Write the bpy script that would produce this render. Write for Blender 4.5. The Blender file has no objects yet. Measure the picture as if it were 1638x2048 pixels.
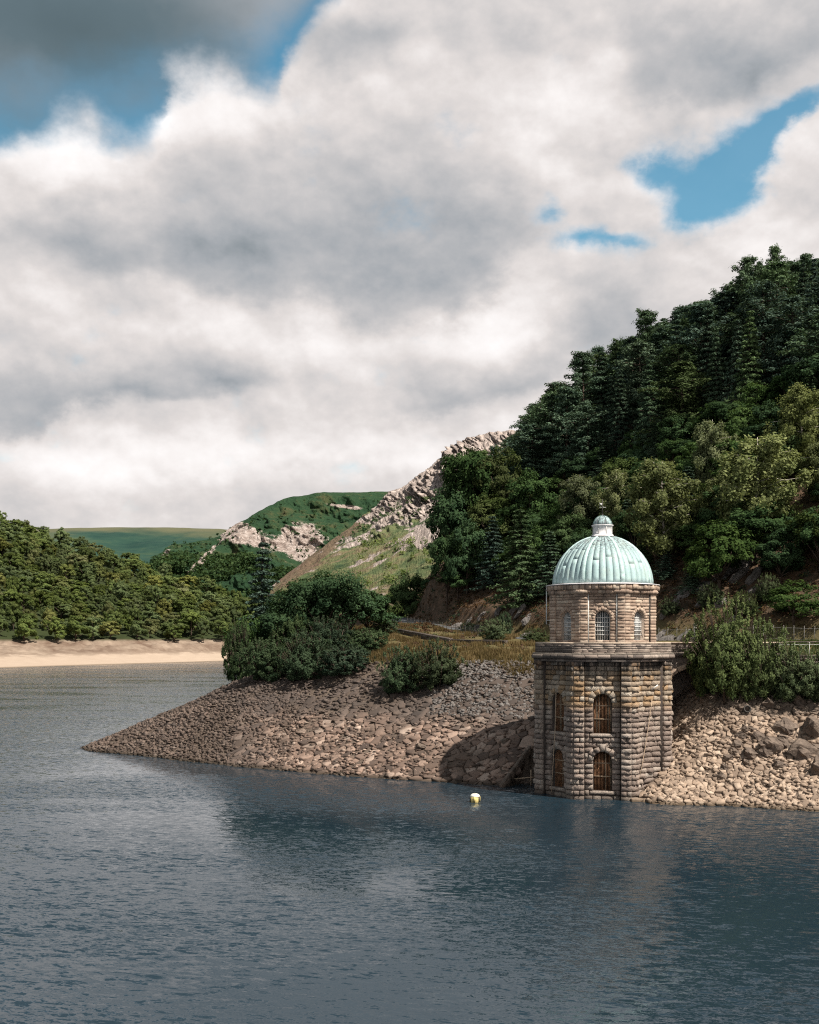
import bpy, bmesh, math, random
import numpy as np
from mathutils import Vector, Matrix

DENOISE = False
random.seed(7); RS = np.random.RandomState(11)
S = bpy.context.scene
COL = S.collection
R = math.radians
F, HZ, CX, CAMZ = 2200.0, 1272.0, 819.0, 13.7        # lens in photograph pixels, horizon row, centre column, eye height above water

# ------------------------------------------------------------------ camera
cam = bpy.data.cameras.new('camera'); cam_o = bpy.data.objects.new('camera', cam); COL.objects.link(cam_o)
cam.sensor_fit = 'VERTICAL'; cam.sensor_height = 36; cam.lens = F / 2048 * 36
cam.shift_y = (HZ - 1024) / 2048
cam.clip_start = 0.5; cam.clip_end = 30000
cam_o.location = (0, 0, CAMZ); cam_o.rotation_euler = (R(90), 0, 0)
S.camera = cam_o

# ------------------------------------------------------------------ node helpers
class G:
    """tiny expression helper round a node tree"""
    def __init__(s, t): s.t = t; s.n = t.nodes; s.l = t.links
    def put(s, sock, v):
        if v is None: return
        if hasattr(v, 'is_output'): s.l.new(v, sock)
        else:
            if hasattr(sock.default_value, '__len__') and not hasattr(v, '__len__'): v = [v] * len(sock.default_value)
            if hasattr(v, '__len__') and len(v) == 3 and len(sock.default_value) == 4: v = tuple(v) + (1,)
            sock.default_value = v
    def m(s, op, a, b=None, c=None, clamp=False):
        n = s.n.new('ShaderNodeMath'); n.operation = op; n.use_clamp = clamp
        for i, v in enumerate((a, b, c)): s.put(n.inputs[i], v)
        return n.outputs[0]
    def vm(s, op, a, b=None, out=0):
        n = s.n.new('ShaderNodeVectorMath'); n.operation = op
        s.put(n.inputs[0], a); s.put(n.inputs[1], b)
        return n.outputs[out]
    def noise(s, vec, scale, detail=4, rough=.5, dist=0, col=False):
        n = s.n.new('ShaderNodeTexNoise'); s.put(n.inputs['Vector'], vec)
        n.inputs['Scale'].default_value = scale; n.inputs['Detail'].default_value = detail
        n.inputs['Roughness'].default_value = rough; n.inputs['Distortion'].default_value = dist
        return n.outputs['Color' if col else 'Fac']
    def voro(s, vec, scale, feature='F1', out='Distance'):
        n = s.n.new('ShaderNodeTexVoronoi'); n.feature = feature; s.put(n.inputs['Vector'], vec); n.inputs['Scale'].default_value = scale
        return n.outputs[out]
    def ss(s, v, a, b, lo=0., hi=1.):
        n = s.n.new('ShaderNodeMapRange'); n.interpolation_type = 'SMOOTHSTEP'
        s.put(n.inputs[0], v); n.inputs[1].default_value = a; n.inputs[2].default_value = b
        n.inputs[3].default_value = lo; n.inputs[4].default_value = hi
        return n.outputs[0]
    def mix(s, f, a, b, blend='MIX'):
        n = s.n.new('ShaderNodeMix'); n.data_type = 'RGBA'; n.blend_type = blend; n.clamp_factor = True
        s.put(n.inputs[0], f); s.put(n.inputs[6], a); s.put(n.inputs[7], b)
        return n.outputs[2]
    def ramp(s, f, stops):
        n = s.n.new('ShaderNodeValToRGB'); e = n.color_ramp.elements
        while len(e) < len(stops): e.new(.5)
        for k, (p, c) in zip(e, stops): k.position = p; k.color = tuple(c) + (1,)
        s.put(n.inputs[0], f); return n.outputs[0]
    def attr(s, name):
        n = s.n.new('ShaderNodeAttribute'); n.attribute_name = name; return n.outputs['Fac']
    def geo(s, o): return s.n.new('ShaderNodeNewGeometry').outputs[o]
    def coord(s, o='Object'): return s.n.new('ShaderNodeTexCoord').outputs[o]
    def sep(s, v):
        n = s.n.new('ShaderNodeSeparateXYZ'); s.put(n.inputs[0], v); return n.outputs
    def comb(s, x, y, z):
        n = s.n.new('ShaderNodeCombineXYZ')
        for i, v in enumerate((x, y, z)): s.put(n.inputs[i], v)
        return n.outputs[0]
    def bump(s, h, dist, strength=1., nrm=None):
        n = s.n.new('ShaderNodeBump'); s.put(n.inputs['Height'], h); n.inputs['Distance'].default_value = dist
        n.inputs['Strength'].default_value = strength
        if nrm is not None: s.put(n.inputs['Normal'], nrm)
        return n.outputs[0]
    def rnd(s): return s.n.new('ShaderNodeObjectInfo').outputs['Random']

# ------------------------------------------------------------------ sun and sky
SUN_AZ, SUN_EL = R(131), R(54)                       # azimuth clockwise from the viewing direction: over the viewer's shoulder on the right bank side
SUN = Vector((math.sin(SUN_AZ) * math.cos(SUN_EL), math.cos(SUN_AZ) * math.cos(SUN_EL), math.sin(SUN_EL)))
sl = bpy.data.lights.new('sun', 'SUN'); sl.energy = 5.0; sl.angle = R(0.53); sl.color = (1, .93, .83)
so = bpy.data.objects.new('sun', sl); COL.objects.link(so); so.rotation_euler = SUN.to_track_quat('Z', 'Y').to_euler(); so.location = (60, -40, 120)

W = bpy.data.worlds.new('World'); S.world = W; W.use_nodes = True
W.node_tree.nodes.clear(); g = G(W.node_tree)
sky = g.n.new('ShaderNodeTexSky'); sky.sky_type = 'NISHITA'; sky.sun_disc = False
sky.sun_elevation = SUN_EL; sky.sun_rotation = SUN_AZ; sky.air_density = 1.0; sky.dust_density = .4; sky.ozone_density = 1.0
bg_sky = g.n.new('ShaderNodeBackground'); bg_sky.inputs[1].default_value = .062
g.l.new(g.mix(1., sky.outputs[0], (.9, 1.75, 1.62), 'MULTIPLY'), bg_sky.inputs[0])
D = g.coord('Generated')
dx, dy, dz = g.sep(D)
az0 = g.m('ARCTAN2', dx, dy); el0 = g.m('ARCSINE', dz)
dv = g.vm('MULTIPLY', D, (1, 1, 1.35))
warp = g.sep(g.noise(dv, 5.0, 4, .45, 0, True))
warp2 = g.sep(g.noise(g.vm('ADD', dv, (7.3, 2.1, 4.4)), 16, 7, .60, 0, True))
def wadd(base, w, amp, w2, amp2):
    return g.m('MULTIPLY_ADD', g.m('SUBTRACT', w2, .5), amp2, g.m('MULTIPLY_ADD', g.m('SUBTRACT', w, .5), amp, base))
AZ = wadd(az0, warp[0], .10, warp2[0], .050)
EL = wadd(el0, warp[1], .075, warp2[1], .042)
def ang(px, py): return math.atan((px - CX) / F), math.atan((HZ - py) / math.hypot(F, px - CX))
def blobs(lst):
    acc = 0.0
    for px, py, rx, ry, amp, *rot in lst:
        a0, e0 = ang(px, py); ra = rx / F; re = ry / F; th = R(rot[0]) if rot else 0; c_, s_ = math.cos(th), math.sin(th)
        if th == 0: u = g.m('MULTIPLY_ADD', AZ, 1 / ra, -a0 / ra); v = g.m('MULTIPLY_ADD', EL, 1 / re, -e0 / re)
        else:
            u = g.m('MULTIPLY_ADD', AZ, c_ / ra, g.m('MULTIPLY_ADD', EL, s_ / ra, -(a0 * c_ + e0 * s_) / ra)); v = g.m('MULTIPLY_ADD', AZ, -s_ / re, g.m('MULTIPLY_ADD', EL, c_ / re, (a0 * s_ - e0 * c_) / re))
        q = g.m('MULTIPLY_ADD', v, v, g.m('MULTIPLY', u, u))
        acc = g.m('MULTIPLY_ADD', g.m('POWER', .36788, q), amp, acc)
    return acc
def edge_line(pts):
    """elevation of a cloud outline as a curve over azimuth"""
    P = sorted(ang(*p) for p in pts); a0, a1 = P[0][0], P[-1][0]
    n = g.n.new('ShaderNodeFloatCurve'); cv = n.mapping.curves[0]; n.mapping.use_clip = False
    while len(cv.points) < len(P): cv.points.new(.5, .5)
    for k, (a, e) in zip(cv.points, P): k.location = ((a - a0) / (a1 - a0), e); k.handle_type = 'AUTO_CLAMPED'
    n.mapping.update(); g.put(n.inputs['Value'], g.m('MULTIPLY_ADD', AZ, 1 / (a1 - a0), -a0 / (a1 - a0), clamp=True)); return n.outputs[0]
def flat_base(pts, amt, soft, fade):
    """the grey underside above a cloud's lower outline"""
    d = g.m('SUBTRACT', EL, edge_line(pts)); a0, a1 = ang(*pts[0])[0], ang(*pts[-1])[0]; w = .06
    on = g.m('MULTIPLY', g.ss(AZ, a0, a0 + w), g.ss(AZ, a1, a1 - w))
    k = g.m('MULTIPLY', g.ss(d, -soft / F, soft / F), g.m('POWER', .36788, g.m('MAXIMUM', g.m('MULTIPLY', d, F / fade), 0)))
    return g.m('MULTIPLY', g.m('MULTIPLY', k, on), amt)
gaps = blobs([(1455, 320, 110, 78, .92), (1560, 262, 95, 52, .78, 35), (1650, 185, 90, 26, .8, 25), (1470, 405, 75, 50, .72), (1320, 315, 55, 35, .6),
              (1112, 415, 50, 42, .85), (1175, 482, 60, 22, .6), (1270, 458, 70, 18, .5), (865, 690, 55, 22, .50), (-20, 890, 150, 30, .55), (1660, 400, 85, 150, -1.1)])
billow = g.noise(g.vm('ADD', dv, (3.1, 8.2, 1.3)), 11, 5, .55, 0)
rimd = g.m('SUBTRACT', g.m('MULTIPLY_ADD', g.m('SUBTRACT', billow, .5), .05, edge_line([(-700, 320), (0, 268), (50, 232), (110, 200), (160, 196), (220, 222), (290, 226), (325, 190), (345, 140), (400, 105), (450, 88), (520, 112), (575, 118), (605, 70), (640, 5), (720, -120), (900, -400), (1500, -700)])), EL)
front = g.ss(rimd, -.006, .030)                       # the cumulus bank in front of the dark shelf cloud
shd = blobs([(440, 520, 260, 70, -.04), (800, 570, 250, 80, -.10), (640, 470, 420, 110, -.14), (1400, 70, 230, 70, -.17, -8), (980, 450, 150, 110, -.10), (720, 85, 90, 50, -.24),
             (60, 790, 190, 40, -.10), (1210, 640, 120, 60, -.16, 25), (20, 470, 150, 35, -.10), (420, 330, 120, 50, -.05), (560, 300, 60, 60, -.10),
             (110, 300, 160, 60, .12), (310, 245, 45, 40, .16), (640, 700, 330, 70, .14), (560, 215, 180, 50, .06), (1040, 640, 150, 70, .20, 35), (1120, 260, 220, 70, .08, 25), (1000, 350, 140, 40, .05, 30),
             (980, 900, 400, 50, .10), (300, 930, 300, 50, .12), (200, 640, 200, 60, .05), (1480, 480, 140, 30, .10)])
shd = g.m('SUBTRACT', shd, flat_base([(60, 560), (250, 545), (400, 590), (500, 605), (600, 600), (700, 640), (800, 668), (900, 650), (1000, 605), (1060, 545), (1130, 450)], .17, 34, 150))
shd = g.m('SUBTRACT', shd, flat_base([(-300, 850), (0, 850), (120, 838), (230, 810), (350, 815), (480, 800), (620, 780)], .24, 16, 60))
shd = g.m('SUBTRACT', shd, flat_base([(700, 870), (820, 855), (900, 845), (1000, 815), (1120, 760), (1200, 740)], .16, 16, 55))
shd = g.m('SUBTRACT', shd, flat_base([(1180, 190), (1300, 170), (1420, 165), (1560, 130), (1700, 80), (1900, 60)], .16, 26, 110))
cn = g.noise(dv, 6, 5, .45, 0)
cn_up = g.noise(g.vm('ADD', dv, (.012, 0, .030)), 6, 5, .45, 0)
fine = g.noise(g.vm('ADD', dv, (1.7, 4.2, .3)), 17, 8, .56, 0)
fine_up = g.noise(g.vm('ADD', dv, (1.7 + .004, 4.2, .3 + .012)), 17, 8, .56, 0)
emb = g.m('SUBTRACT', cn, cn_up); emb2 = g.m('SUBTRACT', fine, fine_up)
cover = g.m('SUBTRACT', g.m('MULTIPLY_ADD', g.m('SUBTRACT', cn, .5), .45, g.m('MULTIPLY_ADD', g.m('SUBTRACT', fine, .5), 1.9, .72)), gaps)
alpha_f = g.m('MULTIPLY', g.ss(cover, -.32, .54, .06, 1), front)
base = g.ss(el0, R(30), R(52), .665, .60)            # overhead one looks up at the darker bases of the clouds
rim = g.m('MULTIPLY', g.ss(rimd, .0, .02), g.ss(rimd, .12, .02))
shade = g.m('ADD', g.m('MULTIPLY_ADD', emb, .78, g.m('MULTIPLY_ADD', emb2, .34, base)), g.m('MULTIPLY_ADD', rim, .06, shd))
thin = g.ss(cover, .05, .55, .07, 0)                 # thin edges scatter more light
shade = g.m('ADD', shade, thin, clamp=True)
RAMP = [(0, (.058, .088, .100)), (.2, (.118, .165, .19)), (.40, (.36, .38, .405)), (.55, (.52, .51, .515)), (.68, (.69, .65, .635)), (.80, (.86, .82, .805)), (1, (1.04, 1.03, 1.03))]
ccol = g.ramp(shade, RAMP)
# shelf cloud behind: slate grey, thinning to blue along its lower edge
shelf_d = g.m('SUBTRACT', EL, edge_line([(-700, 270), (0, 228), (150, 200), (300, 180), (420, 165), (560, 70), (640, -40), (900, -300)]))
shelf_a = g.ss(g.m('MULTIPLY_ADD', g.m('SUBTRACT', cn, .5), .05, shelf_d), -.035, .045)
shelf_s = g.m('ADD', g.m('MULTIPLY_ADD', emb, .25, blobs([(120, 40, 330, 90, -.10), (560, 40, 90, 80, .12), (800, -300, 600, 200, .1)])), g.ss(el0, R(22), R(34), .24, .30), clamp=True)
scol = g.ramp(shelf_s, RAMP)
def over(below, a, col):
    bg = g.n.new('ShaderNodeBackground'); g.l.new(col, bg.inputs[0]); bg.inputs[1].default_value = .77; mx = g.n.new('ShaderNodeMixShader')
    g.l.new(a, mx.inputs[0]); g.l.new(below, mx.inputs[1]); g.l.new(bg.outputs[0], mx.inputs[2]); return mx.outputs[0]
top = over(over(bg_sky.outputs[0], shelf_a, scol), alpha_f, ccol)
wo = g.n.new('ShaderNodeOutputWorld'); g.l.new(top, wo.inputs[0])
W.cycles.sampling_method = 'MANUAL'; W.cycles.sample_map_resolution = 512

S.view_settings.view_transform = 'Standard'; S.view_settings.look = 'None'; S.view_settings.exposure = .52; S.view_settings.gamma = 1
S.view_settings.use_curve_mapping = False
S.render.engine = 'CYCLES'; S.cycles.use_denoising = DENOISE; S.cycles.filter_width = 1.15; S.cycles.max_bounces = 6; S.cycles.diffuse_bounces = 2; S.cycles.glossy_bounces = 3
S.cycles.transparent_max_bounces = 4; S.cycles.volume_bounces = 0; S.cycles.caustics_reflective = False; S.cycles.caustics_refractive = False
try: S.cycles.denoiser = 'OPENIMAGEDENOISE'; S.cycles.denoising_prefilter = 'ACCURATE'
except Exception: pass

# ------------------------------------------------------------------ materials
def mat(name):
    m = bpy.data.materials.new(name); m.use_nodes = True
    m.node_tree.nodes.clear(); gg = G(m.node_tree); out = gg.n.new('ShaderNodeOutputMaterial')
    return m, gg, out
def pbr(name, build, rough=.85, spec=.3, metal=0.):
    m, q, out = mat(name); b = q.n.new('ShaderNodeBsdfPrincipled')
    b.inputs['Roughness'].default_value = rough; b.inputs['Specular IOR Level'].default_value = spec; b.inputs['Metallic'].default_value = metal
    r = build(q)
    col, nrm = r[0], (r[1] if len(r) > 1 else None)
    q.put(b.inputs['Base Color'], col)
    if nrm is not None: q.put(b.inputs['Normal'], nrm)
    if len(r) > 2 and r[2] is not None: q.put(b.inputs['Roughness'], r[2])
    q.l.new(b.outputs[0], out.inputs[0]); return m
def plain(name, c, rough=.7, var=.25, scale=6, spec=.3, metal=0.):
    def f(q):
        n = q.noise(q.coord(), scale, 6, .6)
        return q.mix(q.ss(n, .3, .7), [x * (1 - var) for x in c], [min(1, x * (1 + var)) for x in c]), q.bump(n, .02, .4)
    return pbr(name, f, rough, spec, metal)

def leafmat(name, dark, light, alt, transl=.28, altamt=.25, gloss=.0):
    m, q, out = mat(name)
    t = q.attr('tint'); r = q.rnd()
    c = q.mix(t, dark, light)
    c = q.mix(q.ss(r, 1 - altamt * 2, 1, 0, .8), c, alt)
    c = q.mix(q.m('MULTIPLY', q.noise(q.geo('Position'), .35, 3), .55), c, [x * .55 for x in dark])
    r2 = q.m('MULTIPLY_ADD', q.m('FRACT', q.m('MULTIPLY', r, 13.73)), .62, .68); c = q.mix(1., c, q.comb(r2, r2, q.m('MULTIPLY', r2, q.m('MULTIPLY_ADD', q.m('FRACT', q.m('MULTIPLY', r, 5.31)), .5, .75))), 'MULTIPLY')     # every tree its own shade
    d = q.n.new('ShaderNodeBsdfDiffuse'); tr = q.n.new('ShaderNodeBsdfTranslucent'); mxx = q.n.new('ShaderNodeMixShader')
    q.l.new(c, d.inputs[0]); q.l.new(q.mix(.5, c, [light[0] * 1.1, light[1] * 1.15, light[2] * .6]), tr.inputs[0])
    mxx.inputs[0].default_value = transl; q.l.new(d.outputs[0], mxx.inputs[1]); q.l.new(tr.outputs[0], mxx.inputs[2])
    q.l.new(mxx.outputs[0], out.inputs[0]); return m

def tower_stone(q):
    t = q.attr('tint'); t2 = q.attr('tint2'); P = q.geo('Position'); z = q.sep(P)[2]
    base = q.ramp(t, [(0, (.21, .165, .14)), (.3, (.37, .285, .235)), (.55, (.47, .37, .305)), (.8, (.55, .455, .375)), (1, (.62, .545, .47))])
    n1 = q.noise(P, 2.2, 8, .65); n2 = q.noise(P, 11, 6, .65)
    c = q.mix(q.ss(n1, .42, .72, 0, .55), base, (.15, .125, .11))
    lich = q.m('MULTIPLY', q.m('MULTIPLY', q.ss(z, 7.0, 8.4), q.ss(z, 12.0, 11.0)), q.ss(q.m('ADD', t2, q.m('MULTIPLY', n2, .6)), .74, 1.12, 0, .7))
    c = q.mix(lich, c, (.40, .20, .065))
    paleband = q.m('MULTIPLY', q.m('MULTIPLY', q.ss(z, 7.2, 8.2), q.ss(z, 11.6, 10.6)), .35)
    c = q.mix(paleband, c, (.44, .36, .24))
    low = q.ss(z, 8.2, 6.8, 0, .42)                   # years below the water line leave the lower courses greyer
    c = q.mix(low, c, (.25, .20, .175))
    streak = q.noise(q.vm('MULTIPLY', P, (3.2, 3.2, .22)), 1.0, 5, .6)
    st = q.m('MULTIPLY', q.m('MULTIPLY', q.ss(z, 9.2, 11.3), q.ss(z, 13.3, 12.6)), q.ss(streak, .38, .58, .15, .9))
    c = q.mix(st, c, (.028, .028, .027))
    c = q.mix(q.ss(z, .9, .15, 0, .55), c, (.05, .045, .035))
    c = q.mix(q.ss(n2, .35, .7, .0, .25), c, (.1, .085, .075))
    return c, q.bump(q.m('ADD', n2, q.m('MULTIPLY', n1, 1.4)), .10, 1.)
M = {}
M['tower_stone'] = pbr('tower_stone', tower_stone, .9, .2)
def drum_stone(q):
    t = q.attr('tint'); P = q.geo('Position')
    base = q.ramp(t, [(0, (.27, .195, .15)), (.4, (.40, .295, .225)), (.75, (.49, .375, .29)), (1, (.55, .45, .355))])
    n1 = q.noise(P, 3, 7, .6); n2 = q.noise(P, 16, 5, .6)
    c = q.mix(q.ss(n1, .5, .75, 0, .5), base, (.16, .125, .105))
    z = q.sep(P)[2]
    st = q.m('MULTIPLY', q.ss(z, 16.2, 17.6), q.ss(q.noise(q.vm('MULTIPLY', P, (2.4, 2.4, .3)), 1, 4), .45, .62, 0, .55))
    c = q.mix(st, c, (.07, .06, .055))
    return c, q.bump(n2, .03, .7)
M['drum_stone'] = pbr('drum_stone', drum_stone, .9, .2)
M['mortar'] = plain('mortar', (.075, .06, .052), .95, .3, 5)
M['mortar_pale'] = plain('mortar_pale', (.36, .29, .235), .95, .2, 5)
def parapet_stone(q):
    t = q.attr('tint'); P = q.geo('Position'); n1 = q.noise(P, 1.3, 7, .65); n2 = q.noise(P, 12, 5, .6)
    base = q.ramp(t, [(0, (.12, .10, .09)), (.5, (.28, .225, .19)), (1, (.44, .37, .315))])
    x = q.sep(P)[0]
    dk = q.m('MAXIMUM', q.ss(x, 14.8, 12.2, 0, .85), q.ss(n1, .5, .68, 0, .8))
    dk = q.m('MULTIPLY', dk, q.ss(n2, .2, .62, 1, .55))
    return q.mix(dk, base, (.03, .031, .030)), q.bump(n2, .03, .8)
M['parapet_stone'] = pbr('parapet_stone', parapet_stone, .92, .2)
def copper(q):
    t = q.attr('tint'); P = q.geo('Position'); z = q.sep(P)[2]
    n1 = q.noise(P, 1.1, 6, .6); n2 = q.noise(q.vm('MULTIPLY', P, (4, 4, .7)), 1.6, 6, .65); n3 = q.noise(P, 9, 5, .6)
    c = q.ramp(t, [(0, (.28, .42, .435)), (.4, (.365, .515, .525)), (.75, (.42, .565, .57)), (1, (.48, .61, .605))])
    c = q.mix(q.ss(n1, .42, .7, 0, .4), c, (.50, .57, .49))
    c = q.mix(q.ss(n3, .45, .75, 0, .25), c, (.20, .36, .33))
    dk = q.m('MULTIPLY', q.ss(z, 20.0, 22.3), q.ss(n2, .40, .60, .10, .9))
    c = q.mix(dk, c, (.10, .095, .105))
    drip = q.ss(q.noise(q.vm('MULTIPLY', P, (7, 7, .35)), 1.2, 4, .6), .56, .72, 0, .6)
    c = q.mix(drip, c, (.09, .14, .13))
    return c, q.bump(n3, .015, .5)
M['copper'] = pbr('copper', copper, .62, .35)
M['copper_rib'] = plain('copper_rib', (.46, .61, .60), .6, .22, 3)
M['copper_seam'] = plain('copper_seam', (.075, .15, .135), .7, .3, 4)
M['lead_white'] = plain('lead_white', (.66, .64, .65), .55, .12, 4)
M['white_paint'] = plain('white_paint', (.78, .78, .76), .5, .06, 8)
M['iron_white'] = plain('iron_white', (.55, .55, .52), .55, .25, 9)
M['fence_iron'] = plain('fence_iron', (.19, .18, .165), .7, .35, 9)
M['rust'] = plain('rust', (.27, .14, .075), .85, .5, 3)
M['rust_pale'] = plain('rust_pale', (.40, .30, .21), .8, .3, 4)
M['dark_void'] = plain('dark_void', (.018, .011, .008), .95, .3, 3)
def window_glass(q):
    return (q.mix(q.noise(q.coord(), 2.5, 3), (.03, .05, .06), (.07, .11, .12)),)
M['glass'] = pbr('glass', window_glass, .12, .5)
M['rope'] = plain('rope', (.50, .38, .27), .9, .2, 6)
M['dark_iron'] = plain('dark_iron', (.05, .045, .04), .7, .3, 6)
M['concrete'] = plain('concrete', (.24, .21, .175), .9, .3, 3)
M['bark'] = plain('bark', (.075, .055, .042), .95, .4, 3)
M['birch_bark'] = plain('birch_bark', (.42, .38, .33), .85, .35, 2)
M['yellow_buoy'] = plain('yellow_buoy', (.62, .50, .20), .6, .35, 4)
M['buoy_top'] = plain('buoy_top', (.74, .72, .62), .6, .12, 4)

M['pine'] = leafmat('pine_leaf', (.046, .086, .058), (.165, .235, .150), (.16, .21, .105), .12, .15)
M['spruce'] = leafmat('spruce_leaf', (.042, .078, .054), (.14, .20, .13), (.12, .175, .095), .12, .15)
M['oak'] = leafmat('oak_leaf', (.032, .068, .026), (.11, .17, .06), (.12, .12, .045), .25, .22)
M['oak_dark'] = leafmat('oak_dark_leaf', (.026, .054, .025), (.085, .140, .056), (.10, .13, .05), .22, .15)
M['hill_oak'] = leafmat('hill_oak_leaf', (.072, .112, .042), (.205, .245, .090), (.25, .24, .095), .3, .18)
M['birch'] = leafmat('birch_leaf', (.10, .125, .055), (.26, .285, .135), (.26, .25, .12), .28, .1)
M['willow'] = leafmat('willow_leaf', (.045, .066, .032), (.165, .205, .095), (.15, .19, .075), .25, .1)
M['willow_dark'] = leafmat('willow_dark_leaf', (.026, .048, .028), (.092, .128, .066), (.08, .12, .05), .22, .1)
M['heather'] = leafmat('heather', (.045, .026, .018), (.125, .075, .042), (.09, .09, .035), .1, .1)
M['dry_grass'] = leafmat('dry_grass', (.11, .085, .040), (.38, .275, .135), (.22, .20, .07), .3, .0)

def ground_col(q):
    P = q.geo('Position'); x, y, z = q.sep(P); nz = q.sep(q.geo('Normal'))[2]
    n1 = q.noise(P, .12, 6, .6); n2 = q.noise(P, .8, 7, .65); n3 = q.noise(P, 5, 6, .7)
    shore = q.ramp(q.m('ADD', q.m('MULTIPLY', n2, .5), q.m('MULTIPLY', n3, .5)), [(.3, (.055, .042, .034)), (.5, (.125, .095, .075)), (.7, (.22, .172, .135))])
    wet = q.ss(z, .55, .05, 0, .75); shore = q.mix(wet, shore, (.03, .024, .018))
    heath = q.ramp(q.m('MULTIPLY_ADD', n2, .7, q.m('MULTIPLY', n3, .3)), [(.32, (.035, .030, .018)), (.47, (.075, .052, .034)), (.58, (.12, .075, .048)), (.72, (.19, .16, .125))])
    grass = q.mix(n2, (.07, .062, .028), (.17, .135, .06))
    up = q.ss(q.m('MULTIPLY_ADD', q.m('SUBTRACT', n2, .5), 1.2, z), 9.6, 10.9)
    c = q.mix(up, shore, grass)
    c = q.mix(q.ss(q.m('MULTIPLY_ADD', q.m('SUBTRACT', n2, .5), 3, z), 14.0, 16.5), c, heath)
    return c, q.bump(q.m('ADD', n3, q.m('MULTIPLY', n2, 2)), .12, .8)
M['ground'] = pbr('ground', ground_col, .95, .15)
def shore_stone(q):
    t = q.attr('tint'); P = q.geo('Position'); z = q.sep(P)[2]; n = q.noise(P, 3, 7, .65); n2 = q.noise(P, 14, 5, .6)
    c = q.ramp(t, [(0, (.07, .052, .044)), (.25, (.15, .105, .083)), (.6, (.26, .178, .138)), (.85, (.33, .235, .185)), (1, (.45, .35, .285))])
    c = q.mix(q.ss(n, .42, .7, 0, .5), c, (.13, .10, .085))
    top = q.m('MAXIMUM', q.ss(q.m('MULTIPLY_ADD', q.noise(P, .3, 5), 5.0, z), 6.2, 8.6, 0, .8), q.ss(q.m('MULTIPLY_ADD', q.noise(P, .22, 5), 16.0, q.sep(P)[0]), -4, -11, 0, .62))      # weathered grey-brown above the usual draw-down line, with cloud shade painted in
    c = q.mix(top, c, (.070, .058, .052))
    c = q.mix(q.ss(q.noise(P, .16, 6, .65), .46, .62, 0, .6), c, (.075, .056, .044))       # silt and old weed left in patches
    c = q.mix(q.ss(z, .45, .05, 0, .8), c, (.035, .028, .02))
    return c, q.bump(q.m('ADD', n, q.m('MULTIPLY', n2, .5)), .05, .8)
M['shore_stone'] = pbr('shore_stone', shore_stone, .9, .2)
def bank_stone(q):
    t = q.attr('tint'); P = q.geo('Position'); z = q.sep(P)[2]; n = q.noise(P, 3, 7, .65); n2 = q.noise(P, 14, 5, .6)
    c = q.ramp(t, [(0, (.20, .15, .115)), (.35, (.30, .225, .17)), (.7, (.40, .30, .225)), (1, (.48, .38, .295))])
    c = q.mix(q.ss(n, .45, .7, 0, .4), c, (.19, .145, .115))
    c = q.mix(q.ss(z, 6.2, 7.4, 0, .6), c, (.10, .083, .07))
    c = q.mix(q.ss(q.noise(P, .22, 6, .65), .5, .64, 0, .45), c, (.16, .115, .085))
    c = q.mix(q.ss(z, .4, .05, 0, .8), c, (.05, .035, .02))
    return c, q.bump(q.m('ADD', n, q.m('MULTIPLY', n2, .5)), .05, .8)
M['bank_stone'] = pbr('bank_stone', bank_stone, .9, .2)
def grey_rock(q):
    P = q.geo('Position'); n = q.noise(P, 1.4, 8, .68); n2 = q.noise(q.vm('MULTIPLY', P, (1, 1, 3)), 5, 6, .65)
    c = q.ramp(q.m('ADD', q.m('MULTIPLY', n, .6), q.m('MULTIPLY', n2, .4)), [(.3, (.05, .044, .040)), (.5, (.15, .135, .125)), (.7, (.31, .285, .27))])
    return c, q.bump(q.m('ADD', n, n2), .12, .9)
M['grey_rock'] = pbr('grey_rock', grey_rock, .9, .2)
def dark_rock(q):
    P = q.geo('Position'); n = q.noise(P, 1.4, 8, .68); n2 = q.noise(q.vm('MULTIPLY', P, (1, 2, 3)), 4, 6, .65)
    c = q.ramp(q.m('ADD', q.m('MULTIPLY', n, .6), q.m('MULTIPLY', n2, .4)), [(.3, (.06, .046, .038)), (.5, (.15, .115, .092)), (.7, (.27, .21, .165))])
    return c, q.bump(q.m('ADD', n, n2), .1, .9)
M['dark_rock'] = pbr('dark_rock', dark_rock, .85, .25)
M['asphalt'] = plain('asphalt', (.115, .118, .122), .9, .15, 2)

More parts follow.
